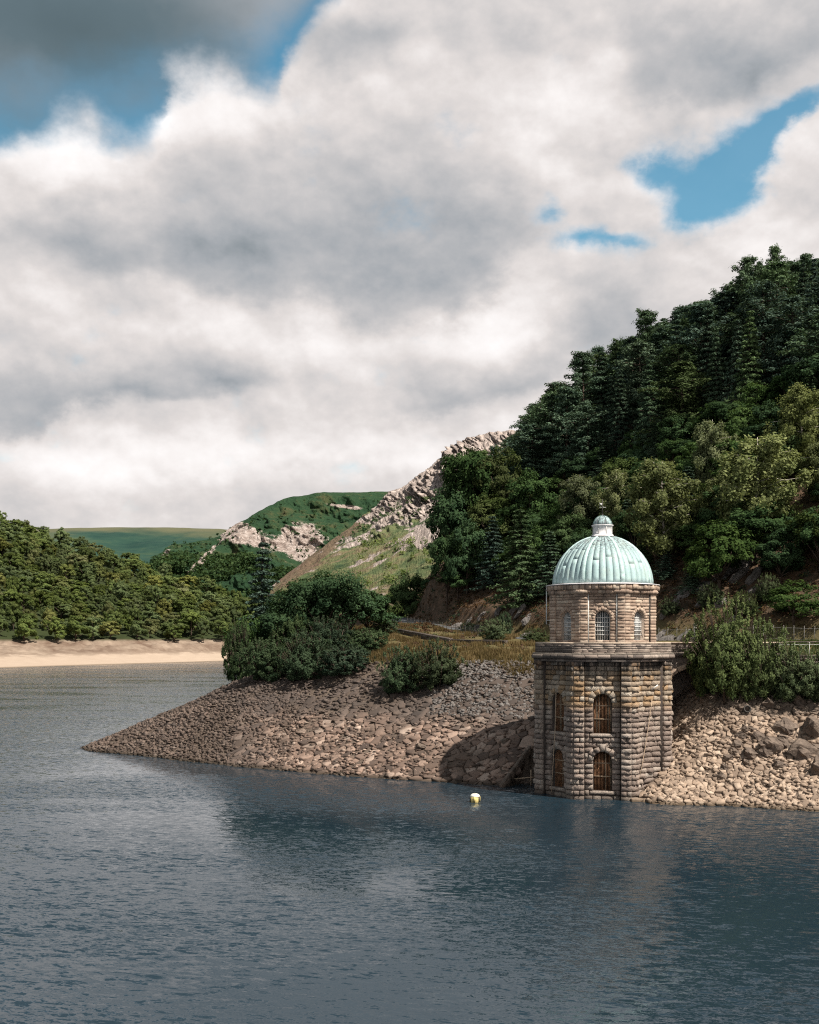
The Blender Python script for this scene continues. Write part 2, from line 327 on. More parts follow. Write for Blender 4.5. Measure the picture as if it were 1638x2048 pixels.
def water(q):
    P = q.geo('Position')
    rt = q.n.new('ShaderNodeVectorRotate'); rt.rotation_type = 'Z_AXIS'; q.put(rt.inputs['Vector'], P); rt.inputs['Angle'].default_value = R(14)
    A = q.vm('MULTIPLY', rt.outputs[0], (.55, 1.35, 1))
    w1 = q.noise(A, 2.1, 4, .55, .4, True); w2 = q.noise(q.vm('ADD', A, (13, 5, 0)), 1.1, 2, .5, .6, True); w3 = q.noise(q.vm('ADD', A, (3, 17, 0)), 11.0, 2, .5, 0, True)
    patch = q.ss(q.noise(q.vm('MULTIPLY', P, (.022, .07, 1)), 1, 5, .6), .34, .66, .45, 1.25)
    sl_ = q.vm('ADD', q.vm('MULTIPLY', q.vm('SUBTRACT', w1, (.5, .5, .5)), (.95, 1.45, 0)), q.vm('ADD', q.vm('MULTIPLY', q.vm('SUBTRACT', w2, (.5, .5, .5)), (.40, .85, 0)), q.vm('MULTIPLY', q.vm('SUBTRACT', w3, (.5, .5, .5)), (.5, .8, 0))))
    sx_, sy_, sz_ = q.sep(q.vm('MULTIPLY', sl_, q.comb(patch, patch, 0)))          # slopes of the wind ripples; crests hide most of their lee sides at this low angle
    sl_ = q.comb(sx_, q.m('MAXIMUM', q.m('SUBTRACT', q.m('MULTIPLY', q.m('MULTIPLY', sy_, sy_), -3.0), q.m('MULTIPLY_ADD', q.m('ABSOLUTE', sy_), .08, .004)), -.5), 0)
    return (.012, .025, .036), q.vm('NORMALIZE', q.vm('ADD', sl_, (0, 0, 1))), .05
M['water'] = pbr('water', water, .07, .62)
M['water'].node_tree.nodes['Principled BSDF'].inputs['IOR'].default_value = 1.42
M['water'].node_tree.nodes['Principled BSDF'].inputs['Specular Tint'].default_value = (.78, .90, 1, 1)
M['lakebed'] = plain('lakebed', (.05, .045, .035), .95, .3, .5)

def far_hill(q):
    P = q.geo('Position'); z = q.sep(P)[2]; n = q.noise(P, .0032, 7, .6); n2 = q.noise(q.vm('MULTIPLY', P, (1, 1, 3)), .02, 6, .65)
    c = q.ramp(q.m('MULTIPLY_ADD', n2, .45, q.m('MULTIPLY', n, .55)), [(.36, (.016, .044, .036)), (.5, (.026, .060, .044)), (.6, (.045, .075, .045)), (.7, (.08, .09, .05))])
    top = q.ss(q.m('MULTIPLY_ADD', q.m('SUBTRACT', n, .5), 160, z), 290, 350, 0, .85)
    return (q.mix(top, c, (.12, .115, .065)),)
M['far_hill'] = pbr('far_hill', far_hill, 1, .1)
def crag_hill(q):
    P = q.geo('Position'); x, y, z = q.sep(P); nz = q.sep(q.geo('Normal'))[2]
    n = q.noise(P, .009, 7, .62); n2 = q.noise(P, .05, 7, .7); n3 = q.noise(P, .2, 5, .7)
    c = q.ramp(q.m('MULTIPLY_ADD', n2, .5, q.m('MULTIPLY', n, .5)), [(.38, (.024, .058, .030)), (.5, (.040, .085, .040)), (.57, (.085, .10, .045)), (.66, (.13, .09, .058)), (.76, (.20, .16, .13))])
    rk = q.ramp(n3, [(.3, (.19, .145, .125)), (.48, (.40, .32, .28)), (.62, (.66, .57, .52))])
    rock = q.attr('rock')
    c = q.mix(q.ss(q.m('MULTIPLY_ADD', q.m('SUBTRACT', n2, .5), 1.4, rock), .42, .58), c, rk)
    return c, q.bump(q.m('ADD', n3, q.m('MULTIPLY', n2, 3)), 4.5, .9)
M['crag_hill'] = pbr('crag_hill', crag_hill, 1, .1)
def cliff_hill(q):
    P = q.geo('Position'); x, y, z = q.sep(P)
    n = q.noise(P, .018, 7, .62); n2 = q.noise(P, .09, 7, .7); n3 = q.noise(q.comb(q.attr('su'), q.attr('sv'), 0), 1.0, 6, .68)
    c = q.ramp(q.m('MULTIPLY_ADD', n2, .55, q.m('MULTIPLY', n, .45)), [(.38, (.042, .072, .038)), (.46, (.10, .13, .06)), (.52, (.165, .175, .085)), (.58, (.19, .15, .09)), (.66, (.32, .27, .225))])
    heather = q.attr('heath')
    c = q.mix(q.ss(q.m('MULTIPLY_ADD', q.m('SUBTRACT', n2, .5), 2.6, heather), .4, .75, 0, .8), c, q.mix(n3, (.11, .065, .05), (.24, .165, .12)))
    rk = q.ramp(n3, [(.32, (.11, .095, .09)), (.48, (.34, .28, .25)), (.64, (.60, .51, .46))])
    rock = q.attr('rock')
    c = q.mix(q.ss(q.m('MULTIPLY_ADD', q.m('SUBTRACT', n2, .5), 1.3, rock), .42, .56), c, rk)
    return c, q.bump(q.m('ADD', n3, q.m('MULTIPLY', n2, 2)), 2.6, .9)
M['cliff_hill'] = pbr('cliff_hill', cliff_hill, 1, .1)
def shore_hill(q):
    P = q.geo('Position'); z = q.sep(P)[2]; n = q.noise(P, .08, 6, .65); n2 = q.noise(q.vm('MULTIPLY', P, (.3, .3, 2)), .5, 5, .6)
    sand = q.mix(n2, (.34, .262, .20), (.44, .35, .275))
    bank = q.ramp(n, [(.35, (.14, .095, .07)), (.55, (.25, .19, .145)), (.7, (.34, .265, .205))])
    wood = q.mix(n, (.02, .03, .012), (.05, .06, .025))
    c = q.mix(q.ss(q.m('MULTIPLY_ADD', q.m('SUBTRACT', n, .5), 7, z), 3.6, 5.2), sand, bank)
    c = q.mix(q.ss(z, 10.5, 12.5), c, wood)
    c = q.mix(q.ss(z, .5, .1, 0, .7), c, (.12, .09, .06))
    return c, q.bump(n, .8, .6)
M['shore_hill'] = pbr('shore_hill', shore_hill, 1, .1)

# ------------------------------------------------------------------ mesh and object helpers
def mesh_np(name, verts, faces, attrs=None, smooth=False):
    """verts (N,3); faces: (M,k) array or list of lists"""
    me = bpy.data.meshes.new(name); verts = np.asarray(verts, dtype=np.float32)
    if isinstance(faces, np.ndarray):
        k = faces.shape[1]; n = faces.shape[0]; flat = faces.ravel().astype(np.int32); starts = np.arange(0, n * k, k, dtype=np.int32)
    else:
        lens = np.array([len(f) for f in faces], dtype=np.int32); n = len(faces)
        flat = np.array([i for f in faces for i in f], dtype=np.int32); starts = np.concatenate([[0], np.cumsum(lens)[:-1]]).astype(np.int32)
    me.vertices.add(len(verts)); me.vertices.foreach_set('co', verts.ravel())
    me.loops.add(len(flat)); me.loops.foreach_set('vertex_index', flat)
    me.polygons.add(n); me.polygons.foreach_set('loop_start', starts)
    if smooth: me.polygons.foreach_set('use_smooth', np.ones(n, dtype=bool))
    me.update(calc_edges=True)
    for a, v in (attrs or {}).items():
        at = me.attributes.new(a, 'FLOAT', 'POINT'); at.data.foreach_set('value', np.asarray(v, dtype=np.float32))
    me.validate(); return me
class MB:
    """collects pieces into one mesh, with a tint for each piece"""
    def __init__(s): s.v = []; s.f = []; s.t = []; s.t2 = []
    def add(s, v, f, t=.5, t2=.5):
        o = len(s.v); s.v += [tuple(p) for p in v]; s.f += [[i + o for i in q] for q in f]; s.t += [t] * len(v); s.t2 += [t2] * len(v)
    def box(s, c, size, rz=0, t=.5, M4=None):
        x, y, z = [k / 2 for k in size]; pts = [(a, b, d) for d in (-z, z) for b in (-y, y) for a in (-x, x)]
        ca, sa = math.cos(rz), math.sin(rz)
        pts = [(c[0] + a * ca - b * sa, c[1] + a * sa + b * ca, c[2] + d) for a, b, d in pts]
        if M4 is not None: pts = [tuple(M4 @ Vector(p)) for p in pts]
        s.add(pts, [(0, 2, 3, 1), (4, 5, 7, 6), (0, 1, 5, 4), (2, 6, 7, 3), (0, 4, 6, 2), (1, 3, 7, 5)], t, random.random())
    def tube(s, pts, rad, n=6, t=.5, cap=True):
        pts = [Vector(p) for p in pts]; rings = []
        for i, p in enumerate(pts):
            d = (pts[min(i + 1, len(pts) - 1)] - pts[max(i - 1, 0)]).normalized()
            a = d.orthogonal().normalized(); b = d.cross(a); r = rad[i] if hasattr(rad, '__len__') else rad
            rings.append([p + (a * math.cos(2 * math.pi * k / n) + b * math.sin(2 * math.pi * k / n)) * r for k in range(n)])
        v = [q for r_ in rings for q in r_]; f = []
        for i in range(len(pts) - 1):
            for k in range(n): f.append((i * n + k, i * n + (k + 1) % n, (i + 1) * n + (k + 1) % n, (i + 1) * n + k))
        if cap: f.append(tuple(range(n))[::-1]); f.append(tuple(range((len(pts) - 1) * n, len(pts) * n)))
        s.add(v, f, t)
    def lathe(s, prof, n=24, c=(0, 0, 0), t=.5):
        v = []; f = []
        for r, z in prof:
            for k in range(n): v.append((c[0] + r * math.cos(2 * math.pi * k / n), c[1] + r * math.sin(2 * math.pi * k / n), c[2] + z))
        for i in range(len(prof) - 1):
            for k in range(n): f.append((i * n + k, i * n + (k + 1) % n, (i + 1) * n + (k + 1) % n, (i + 1) * n + k))
        f.append(tuple(range(n))[::-1]); f.append(tuple(range((len(prof) - 1) * n, len(prof) * n)))
        s.add(v, f, t)
    def mesh(s, name, smooth=False): return mesh_np(name, s.v, s.f, {'tint': s.t, 'tint2': s.t2}, smooth)
    def build(s, name, m, parent=None, smooth=False): return obj(name, s.mesh(name, smooth), m, parent)
def obj(name, me, m=None, parent=None):
    o = bpy.data.objects.new(name, me); COL.objects.link(o)
    if m is not None and not me.materials: me.materials.append(M[m] if isinstance(m, str) else m)
    if parent is not None: o.parent = parent
    return o
def tag(o, label=None, cat=None, group=None, kind=None):
    for k, v in (('label', label), ('category', cat), ('group', group), ('kind', kind)):
        if v: o[k] = v
    return o
def empty(name, loc=(0, 0, 0), rz=0):
    o = bpy.data.objects.new(name, None); COL.objects.link(o); o.location = loc; o.rotation_euler = (0, 0, rz); o.empty_display_size = .3; return o
def at(px, py, Y): return Vector(((px - CX) / F * Y, Y, CAMZ - (py - HZ) / F * Y))
def on_water(px, py): return at(px, py, CAMZ * F / (py - HZ))

# vectorised value noise
def _hash(ix, iy, iz):
    h = (ix * 374761393 + iy * 668265263 + iz * 2147483647 + 1013904223) & 0xFFFFFFFF
    h = ((h ^ (h >> 13)) * 1274126177) & 0xFFFFFFFF
    h = ((h ^ (h >> 16)) * 2246822519) & 0xFFFFFFFF
    return ((h ^ (h >> 15)) & 0xFFFFFF) / float(0xFFFFFF)
def vnoise(x, y, z=0.):
    x, y, z = np.broadcast_arrays(np.asarray(x, float), np.asarray(y, float), np.asarray(z, float))
    ix, iy, iz = np.floor(x).astype(np.int64), np.floor(y).astype(np.int64), np.floor(z).astype(np.int64)
    fx, fy, fz = x - ix, y - iy, z - iz; fx = fx * fx * (3 - 2 * fx); fy = fy * fy * (3 - 2 * fy); fz = fz * fz * (3 - 2 * fz)
    r = 0
    for a in (0, 1):
        for b in (0, 1):
            for c in (0, 1):
                r = r + _hash(ix + a, iy + b, iz + c) * (fx if a else 1 - fx) * (fy if b else 1 - fy) * (fz if c else 1 - fz)
    return r * 2 - 1
def fbm(x, y, z=0., o=5, gain=.5):
    s = 0; a = 1; f = 1
    for k in range(o): s = s + a * vnoise(np.asarray(x) * f + k * 17.3, np.asarray(y) * f - k * 9.1, np.asarray(z) * f + k * 3.7); a *= gain; f *= 2.03
    return s
def sstep(v, a, b):
    t = np.clip((np.asarray(v, float) - a) / (b - a), 0, 1); return t * t * (3 - 2 * t)

# ------------------------------------------------------------------ water and lake bed
wm = mesh_np('water', [(-900, -120, 0), (500, -120, 0), (500, 900, 0), (-900, 900, 0)], np.array([[0, 1, 2, 3]]))
tag(obj('water', wm, 'water'), 'rippled dark blue reservoir water', 'water', kind='structure')
bm_ = mesh_np('ground_sheet', [(-2600, -300, -6), (2600, -300, -6), (2600, 5200, -6), (-2600, 5200, -6)], np.array([[0, 1, 2, 3]]))
tag(obj('lake_bed', bm_, 'lakebed'), 'dark bed of the reservoir under the water', 'ground', kind='structure')

# ------------------------------------------------------------------ near land: one height field through surveyed points
C = []
wl = [on_water(*p) for p in ((170, 1497), (280, 1511), (400, 1525), (560, 1540), (700, 1552), (870, 1563), (1000, 1571), (1062, 1576))]
for p in wl: C += [(p.x, p.y, 0), (p.x - (1 if p.x > -38 else 6), p.y - 7, -2.6)]
C += [(-48, 137, -2.6)]
C += [(-40, 139, .0), (-33, 146, 0), (-26, 151, 0), (-20, 158, 0), (-14, 170, 0), (-10, 186, 0), (-8, 210, 0), (-8, 240, 0)]
C += [(-47, 148, -3), (-32, 162, -3), (-26, 190, -3), (-22, 230, -3), (-40, 200, -4), (-60, 120, -4), (-60, 160, -4), (-60, 200, -4), (-30, 260, -4), (-30, 105, -4), (-50, 90, -4), (0, 85, -4), (-20, 85, -4), (20, 76, -4), (50, 70, -4)]
for p in ((235, 1468, 136.5), (300, 1440, 138), (380, 1410, 139), (455, 1375, 140), (500, 1365, 134), (620, 1362, 130), (750, 1385, 122), (850, 1390, 119), (940, 1372, 117), (1060, 1400, 112.4),
          (1060, 1325, 118.7), (980, 1326, 121), (900, 1302, 128), (800, 1302, 130), (1000, 1300, 126), (740, 1330, 128), (1075, 1296, 124), (900, 1289, 138),
          (850, 1264, 152), (1000, 1276, 142), (810, 1243, 190), (775, 1243, 202), (862, 1250, 173), (950, 1266, 152), (1080, 1277, 136), (1200, 1282, 126), (1310, 1283, 119), (1450, 1283, 113), (1638, 1283, 107), (1800, 1283, 103),
          (1310, 1284, 115), (1450, 1284, 109), (1638, 1284, 104),
          (880, 1226, 183), (905, 1195, 184), (1000, 1155, 180), (1100, 1195, 153), (1320, 1195, 131), (1500, 1185, 125), (1638, 1175, 120),
          (600, 1320, 142), (560, 1330, 150), (640, 1300, 160), (740, 1270, 175), (700, 1260, 200), (640, 1290, 200),
          (1350, 1395, 102.5), (1420, 1392, 98.8), (1500, 1398, 97.6), (1638, 1405, 96.2), (1400, 1500, 94.5), (1550, 1500, 93), (1638, 1505, 92), (1600, 1325, 100.5), (1450, 1350, 103), (1500, 1308, 104), (1600, 1306, 103), (1380, 1345, 106), (1750, 1310, 99)):
    C.append(tuple(at(*p)))
for p in ((1262, 1600), (1312, 1607), (1450, 1610), (1560, 1618), (1638, 1622), (1760, 1630)):
    q_ = on_water(*p); C += [(q_.x, q_.y, 0.05), (q_.x, q_.y - 6, -2.4)]
C += [(17, 91, -2.2), (12, 95, -1.4), (17, 98, -.8), (17, 106, 6.0), (11, 106, 4.2), (22, 104, 5.5)]
C += [(12, 200, 33), (6.5, 193, 25), (15, 190, 30), (20.6, 205, 38), (33.8, 195, 48), (49, 185, 56), (60, 170, 58), (80, 165, 66), (110, 160, 76), (140, 150, 84), (20, 182, 28), (35, 160, 34), (50, 140, 37), (70, 125, 40), (100, 120, 52),
      (30, 240, 52), (60, 220, 68), (10, 222, 26), (0, 222, 17), (3, 250, 24), (100, 240, 80), (140, 240, 90), (140, 100, 50), (80, 100, 30), (60, 100, 17)]
C = np.array(C, float)
def _phi(r2): return np.sqrt(r2 + 9.0)
_d2 = ((C[:, None, :2] - C[None, :, :2]) ** 2).sum(-1)
_A = np.zeros((len(C) + 3, len(C) + 3)); _A[:len(C), :len(C)] = _phi(_d2) - np.eye(len(C)) * .25
_A[:len(C), len(C):] = np.c_[np.ones(len(C)), C[:, :2]]; _A[len(C):, :len(C)] = _A[:len(C), len(C):].T
_w = np.linalg.solve(_A, np.r_[C[:, 2], 0, 0, 0])
cl_pts = [at(1900, 1283, 103), at(1800, 1283, 107), at(1638, 1283, 110), at(1450, 1283, 116), at(1310, 1283, 122.5), at(1200, 1282, 129), at(1080, 1277, 139), at(950, 1266, 155), at(868, 1252, 174), at(818, 1241, 191), at(780, 1233, 207), at(740, 1228, 225), at(700, 1226, 250)]
def road_near(x, y):
    bd = np.full(x.shape, 1e9); bz = np.zeros(x.shape)
    for a, b in zip(cl_pts[:-1], cl_pts[1:]):
        ex, ey = b.x - a.x, b.y - a.y; t = np.clip(((x - a.x) * ex + (y - a.y) * ey) / (ex * ex + ey * ey), 0, 1); d = np.hypot(x - a.x - t * ex, y - a.y - t * ey)
        z = a.z + (b.z - a.z) * t; k = d < bd; bd = np.where(k, d, bd); bz = np.where(k, z, bz)
    return bd, bz
SLOT_A, SLOT_B = (8.3, 99.3), (12.0, 105.2)
def terrain(x, y, rough=True):
    x = np.atleast_1d(np.asarray(x, float)); y = np.atleast_1d(np.asarray(y, float)); sh = x.shape; x = x.ravel(); y = y.ravel()
    z = _w[-3] + _w[-2] * x + _w[-1] * y
    for s in range(0, len(x), 20000):
        e = slice(s, s + 20000); z[e] += _phi((x[e, None] - C[None, :, 0]) ** 2 + (y[e, None] - C[None, :, 1]) ** 2) @ _w[:len(C)]
    if rough:
        hill = sstep(z, 15, 24); z = z + fbm(x / 6, y / 6, 0, 4) * (.10 + .75 * hill) + fbm(x / 1.6, y / 1.6, 5, 3) * (.07 + .22 * hill)
    bd, bz = road_near(x, y); wr = 1 - sstep(bd, 2.7, 5.2); z = z * (1 - wr) + (bz - .12) * wr
    # slot beside the tower
    lx = SLOT_A[0] + (y - SLOT_A[1]) / (SLOT_B[1] - SLOT_A[1]) * (SLOT_B[0] - SLOT_A[0])
    slot = (x > lx + .3) & (x < 13.5) & (y < SLOT_B[1]) & (y > 96)
    z = np.where(slot, np.minimum(z, -.8), z)
    return z.reshape(sh)
def tz(x, y): return float(terrain([x], [y])[0])
gx = np.arange(-62, 142, .62); gy = np.concatenate([np.arange(82, 150, .55), np.arange(150, 262, .9)])
GX, GY = np.meshgrid(gx, gy); GZ = terrain(GX, GY)
nx_, ny_ = len(gx), len(gy)
idx = np.arange(nx_ * ny_).reshape(ny_, nx_)
fc = np.stack([idx[:-1, :-1], idx[:-1, 1:], idx[1:, 1:], idx[1:, :-1]], -1).reshape(-1, 4)
GROUND = obj('ground', mesh_np('ground', np.c_[GX.ravel(), GY.ravel(), GZ.ravel()], fc, None, True), 'ground')
tag(GROUND, 'stony brown shore rising to grass, road and wooded hillside', 'ground', kind='structure')

# ------------------------------------------------------------------ distant hills: ridge and foot lines at their own distances
def sheet(name, ridge, foot, nu, nv, matname, disp, attrs, label, back=250, prof=lambda t: t, bump_ridge=.3, mid=None):
    ridge = np.array([tuple(at(*p)) for p in ridge]); foot = np.array([tuple(at(*p)) for p in foot])
    def line(P, n):
        d = np.r_[0, np.cumsum(np.linalg.norm(np.diff(P, axis=0), axis=1))]; s = np.linspace(0, d[-1], n)
        Q = np.stack([np.interp(s, d, P[:, k]) for k in range(3)], 1)
        ker = np.hanning(max(3, n // 40) | 1); ker /= ker.sum(); pad = len(ker) // 2
        Q2 = np.stack([np.convolve(np.r_[[Q[0, k]] * pad, Q[:, k], [Q[-1, k]] * pad], ker, 'valid') for k in range(3)], 1)
        return Q2
    Rr, Ff = line(ridge, nu), line(foot, nu)
    t = np.linspace(0, 1, nv)[:, None, None]; tt = prof(t)
    XY = Ff[None, :, :2] * (1 - t) + Rr[None, :, :2] * t
    Z = Ff[None, :, 2:] * (1 - tt) + Rr[None, :, 2:] * tt
    if mid:
        tm, zm = mid; Z = np.where(t < tm, Ff[None, :, 2:] + (t / tm) ** 1.15 * (zm - Ff[None, :, 2:]), zm + (t - tm) / (1 - tm) * (Rr[None, :, 2:] - zm))
    P = np.concatenate([XY, Z], -1)
    U = np.broadcast_to(np.linspace(0, 1, nu)[None, :], (nv, nu)); V = np.broadcast_to(t[:, :, 0], (nv, nu))
    dz, dn = disp(P, U, V)
    win = np.minimum(1, (1 - V) * 5 + bump_ridge)
    P[..., 2] += dz * win; P[..., 1] -= dn * win; P[..., 0] -= dn * win * .35
    at_ = attrs(P, U, V) if attrs else {}
    nb = 8; tb = np.linspace(0, 1, nb + 1)[1:, None, None]                        # the far side falls away behind the ridge
    top = P[-1][None]; B = np.repeat(top, nb, 0).copy(); B[..., 1:2] += tb * back; B[..., 2:3] -= (tb ** 1.7) * (top[..., 2:3] + 5)
    P = np.concatenate([P, B], 0)
    at_ = {k: np.concatenate([v, np.repeat(v[-1:], nb, 0)], 0).ravel() for k, v in at_.items()}
    n = P.shape[0]; ix = np.arange(n * nu).reshape(n, nu)
    fcs = np.stack([ix[:-1, :-1], ix[:-1, 1:], ix[1:, 1:], ix[1:, :-1]], -1).reshape(-1, 4)
    o = obj(name, mesh_np(name, P.reshape(-1, 3), fcs, at_, True), matname)
    tag(o, label, 'hill', kind='structure'); return P[:nv], U, V, at_
def px_of(P): return CX + P[..., 0] / P[..., 1] * F, HZ - (P[..., 2] - CAMZ) / P[..., 1] * F
# moorland far behind
sheet('far_hill', [(-300, 1062, 3300), (60, 1059, 3400), (200, 1056, 3450), (330, 1054, 3500), (440, 1057, 3550), (560, 1068, 3600), (800, 1075, 3700)],
      [(-300, 1200, 2300), (200, 1200, 2300), (560, 1200, 2400), (800, 1200, 2450)], 220, 60, 'far_hill',
      lambda P, U, V: (fbm(P[..., 0] / 260, P[..., 1] / 260, 0, 5) * 14, 0 * V), None, 'smooth far moorland hill with pale grassy top', 900, lambda t: t ** .8)
# quarried crag hill
def crag_disp(P, U, V):
    px, py = px_of(P)
    n = fbm(P[..., 0] / 90, P[..., 1] / 90, P[..., 2] / 60, 6, .55)
    r = np.abs(fbm(P[..., 0] / 40, P[..., 1] / 60, P[..., 2] / 90, 5, .55))
    return n * 8, n * 12 + r * 20
def g2(px, py, x, y, rx, ry, ang=0):
    c, s = math.cos(R(ang)), math.sin(R(ang)); a = (px - x) * c + (py - y) * s; b = -(px - x) * s + (py - y) * c
    return np.exp(-(a / rx) ** 2 - (b / ry) ** 2)
def crag_attr(P, U, V):
    px, py = px_of(P)
    rock = g2(px, py, 605, 1085, 45, 42) * 1.1 + g2(px, py, 500, 1075, 60, 20, 15) * .8 + g2(px, py, 400, 1125, 55, 7, -48) * .9 + g2(px, py, 470, 1060, 30, 25) * .6 + g2(px, py, 690, 1013, 40, 5, 8) * .9 + g2(px, py, 330, 1110, 14, 22, 30) * .6
    return {'rock': rock}
MIDP = sheet('crag_hill', [(285, 1150, 1330), (315, 1118, 1340), (345, 1092, 1360), (385, 1086, 1380), (440, 1072, 1400), (480, 1046, 1420), (520, 1020, 1450), (560, 999, 1480), (590, 992, 1500), (650, 983, 1520), (700, 984, 1540), (780, 980, 1560), (900, 975, 1600), (1100, 985, 1640)],
      [(270, 1235, 1120), (400, 1235, 1130), (520, 1235, 1120), (650, 1235, 1130), (900, 1235, 1180), (1100, 1235, 1200)], 420, 170, 'crag_hill', crag_disp, crag_attr, 'green hill with a pale quarried scar and brown crags', 500, lambda t: t ** .85)
# the long cliff slope
def cliff_disp(P, U, V):
    n = fbm(P[..., 0] / 70, P[..., 1] / 70, P[..., 2] / 70, 5, .5)
    px, py = px_of(P)
    gully = np.abs(fbm(U * 72 + V * 16 + n * 1.6, V * 8, 0, 5, .62)) * (.35 + 1.1 * np.clip(fbm(U * 16, V * 5, 4, 3) + .5, 0, 1))
    cl = sstep(V, .52, .72) * sstep(px, 690, 820)
    lum = fbm(P[..., 0] / 12, P[..., 1] / 12, P[..., 2] / 12, 4, .6)
    return n * 3 + lum * .8, n * 5 + lum * 1.0 + gully * 17 * cl - cl * 4
def cliff_attr(P, U, V):
    px, py = px_of(P)
    ry = np.interp(px, [560, 600, 660, 740, 780, 870, 930, 980, 1040, 1200], [1152, 1128, 1080, 1022, 988, 922, 880, 866, 862, 855])
    d = py - ry
    band = np.interp(px, [560, 720, 760, 830, 900, 1000, 1100], [0, 6, 60, 85, 130, 170, 170])
    rock = sstep(d, band * 1.15 + 1, band * .75) * sstep(px, 690, 770) * .95 + g2(px, py, 870, 1060, 60, 22, -30) * .7 + g2(px, py, 830, 1068, 40, 14, -35) * .6 + g2(px, py, 720, 1080, 40, 10, -35) * .45 + .30 * sstep(d, 60, 5) + .62 * np.clip(fbm(P[..., 0] / 26, P[..., 1] / 26, P[..., 2] / 14, 5, .6) - .12, 0, 1) * sstep(d, 4, 14)
    rock = rock - .55 * np.clip(fbm(U * 30, V * 14, 9, 4) - .05, 0, 1) - g2(px, py, 850, 1000, 50, 10, -32) * .45
    heath = sstep(d, 44, 8) * sstep(px, 790, 700) * .8 + g2(px, py, 620, 1130, 90, 24, -35) * .25
    return {'rock': rock + .12 * vnoise(P[..., 0] / 9, P[..., 1] / 9, P[..., 2] / 9), 'heath': heath, 'su': U * 150 + V * 22, 'sv': V * 26}
CLP = sheet('cliff_hill', [(540, 1175, 700), (600, 1128, 720), (660, 1080, 750), (740, 1022, 790), (780, 988, 810), (830, 952, 830), (870, 922, 850), (905, 892, 865), (930, 880, 880), (980, 866, 900), (1040, 862, 920), (1200, 850, 960)],
      [(530, 1262, 560), (600, 1262, 540), (700, 1265, 500), (800, 1265, 470), (900, 1265, 450), (1000, 1265, 440), (1200, 1265, 430)], 420, 240, 'cliff_hill', cliff_disp, cliff_attr, 'steep green and heather hillside below a pale rock cliff', 300, lambda t: t ** 1.08, .42)
# wooded hill across the water, with its beach
LEFT_R = [(-420, 880, 900), (-150, 965, 860), (0, 1052, 830), (60, 1075, 820), (130, 1103, 810), (200, 1130, 800), (300, 1165, 780), (400, 1192, 760), (480, 1222, 740), (560, 1245, 730), (700, 1262, 740)]
LEFT_F = [(-420, 1352, 400), (-150, 1343, 440), (0, 1337, 463), (120, 1333, 494), (250, 1329, 529), (380, 1325, 569), (460, 1322, 600), (560, 1321, 620), (700, 1320, 640)]
LP, LU, LV, _ = sheet('shore_hill', LEFT_R, [(a, b + 2.5, c) for a, b, c in LEFT_F], 260, 110, 'shore_hill',
      lambda P, U, V: (fbm(P[..., 0] / 30, P[..., 1] / 30, 0, 5) * (1.2 + 2.5 * V) * sstep(V, .05, .2) + np.abs(fbm(P[..., 0] / 9, P[..., 1] / 9, 3, 4)) * 2.2 * np.exp(-((V - .17) / .06) ** 2), 0 * V), None,
      'wooded hill with pale sandy beach across the water', 400, bump_ridge=1, mid=(.2, 10.0))

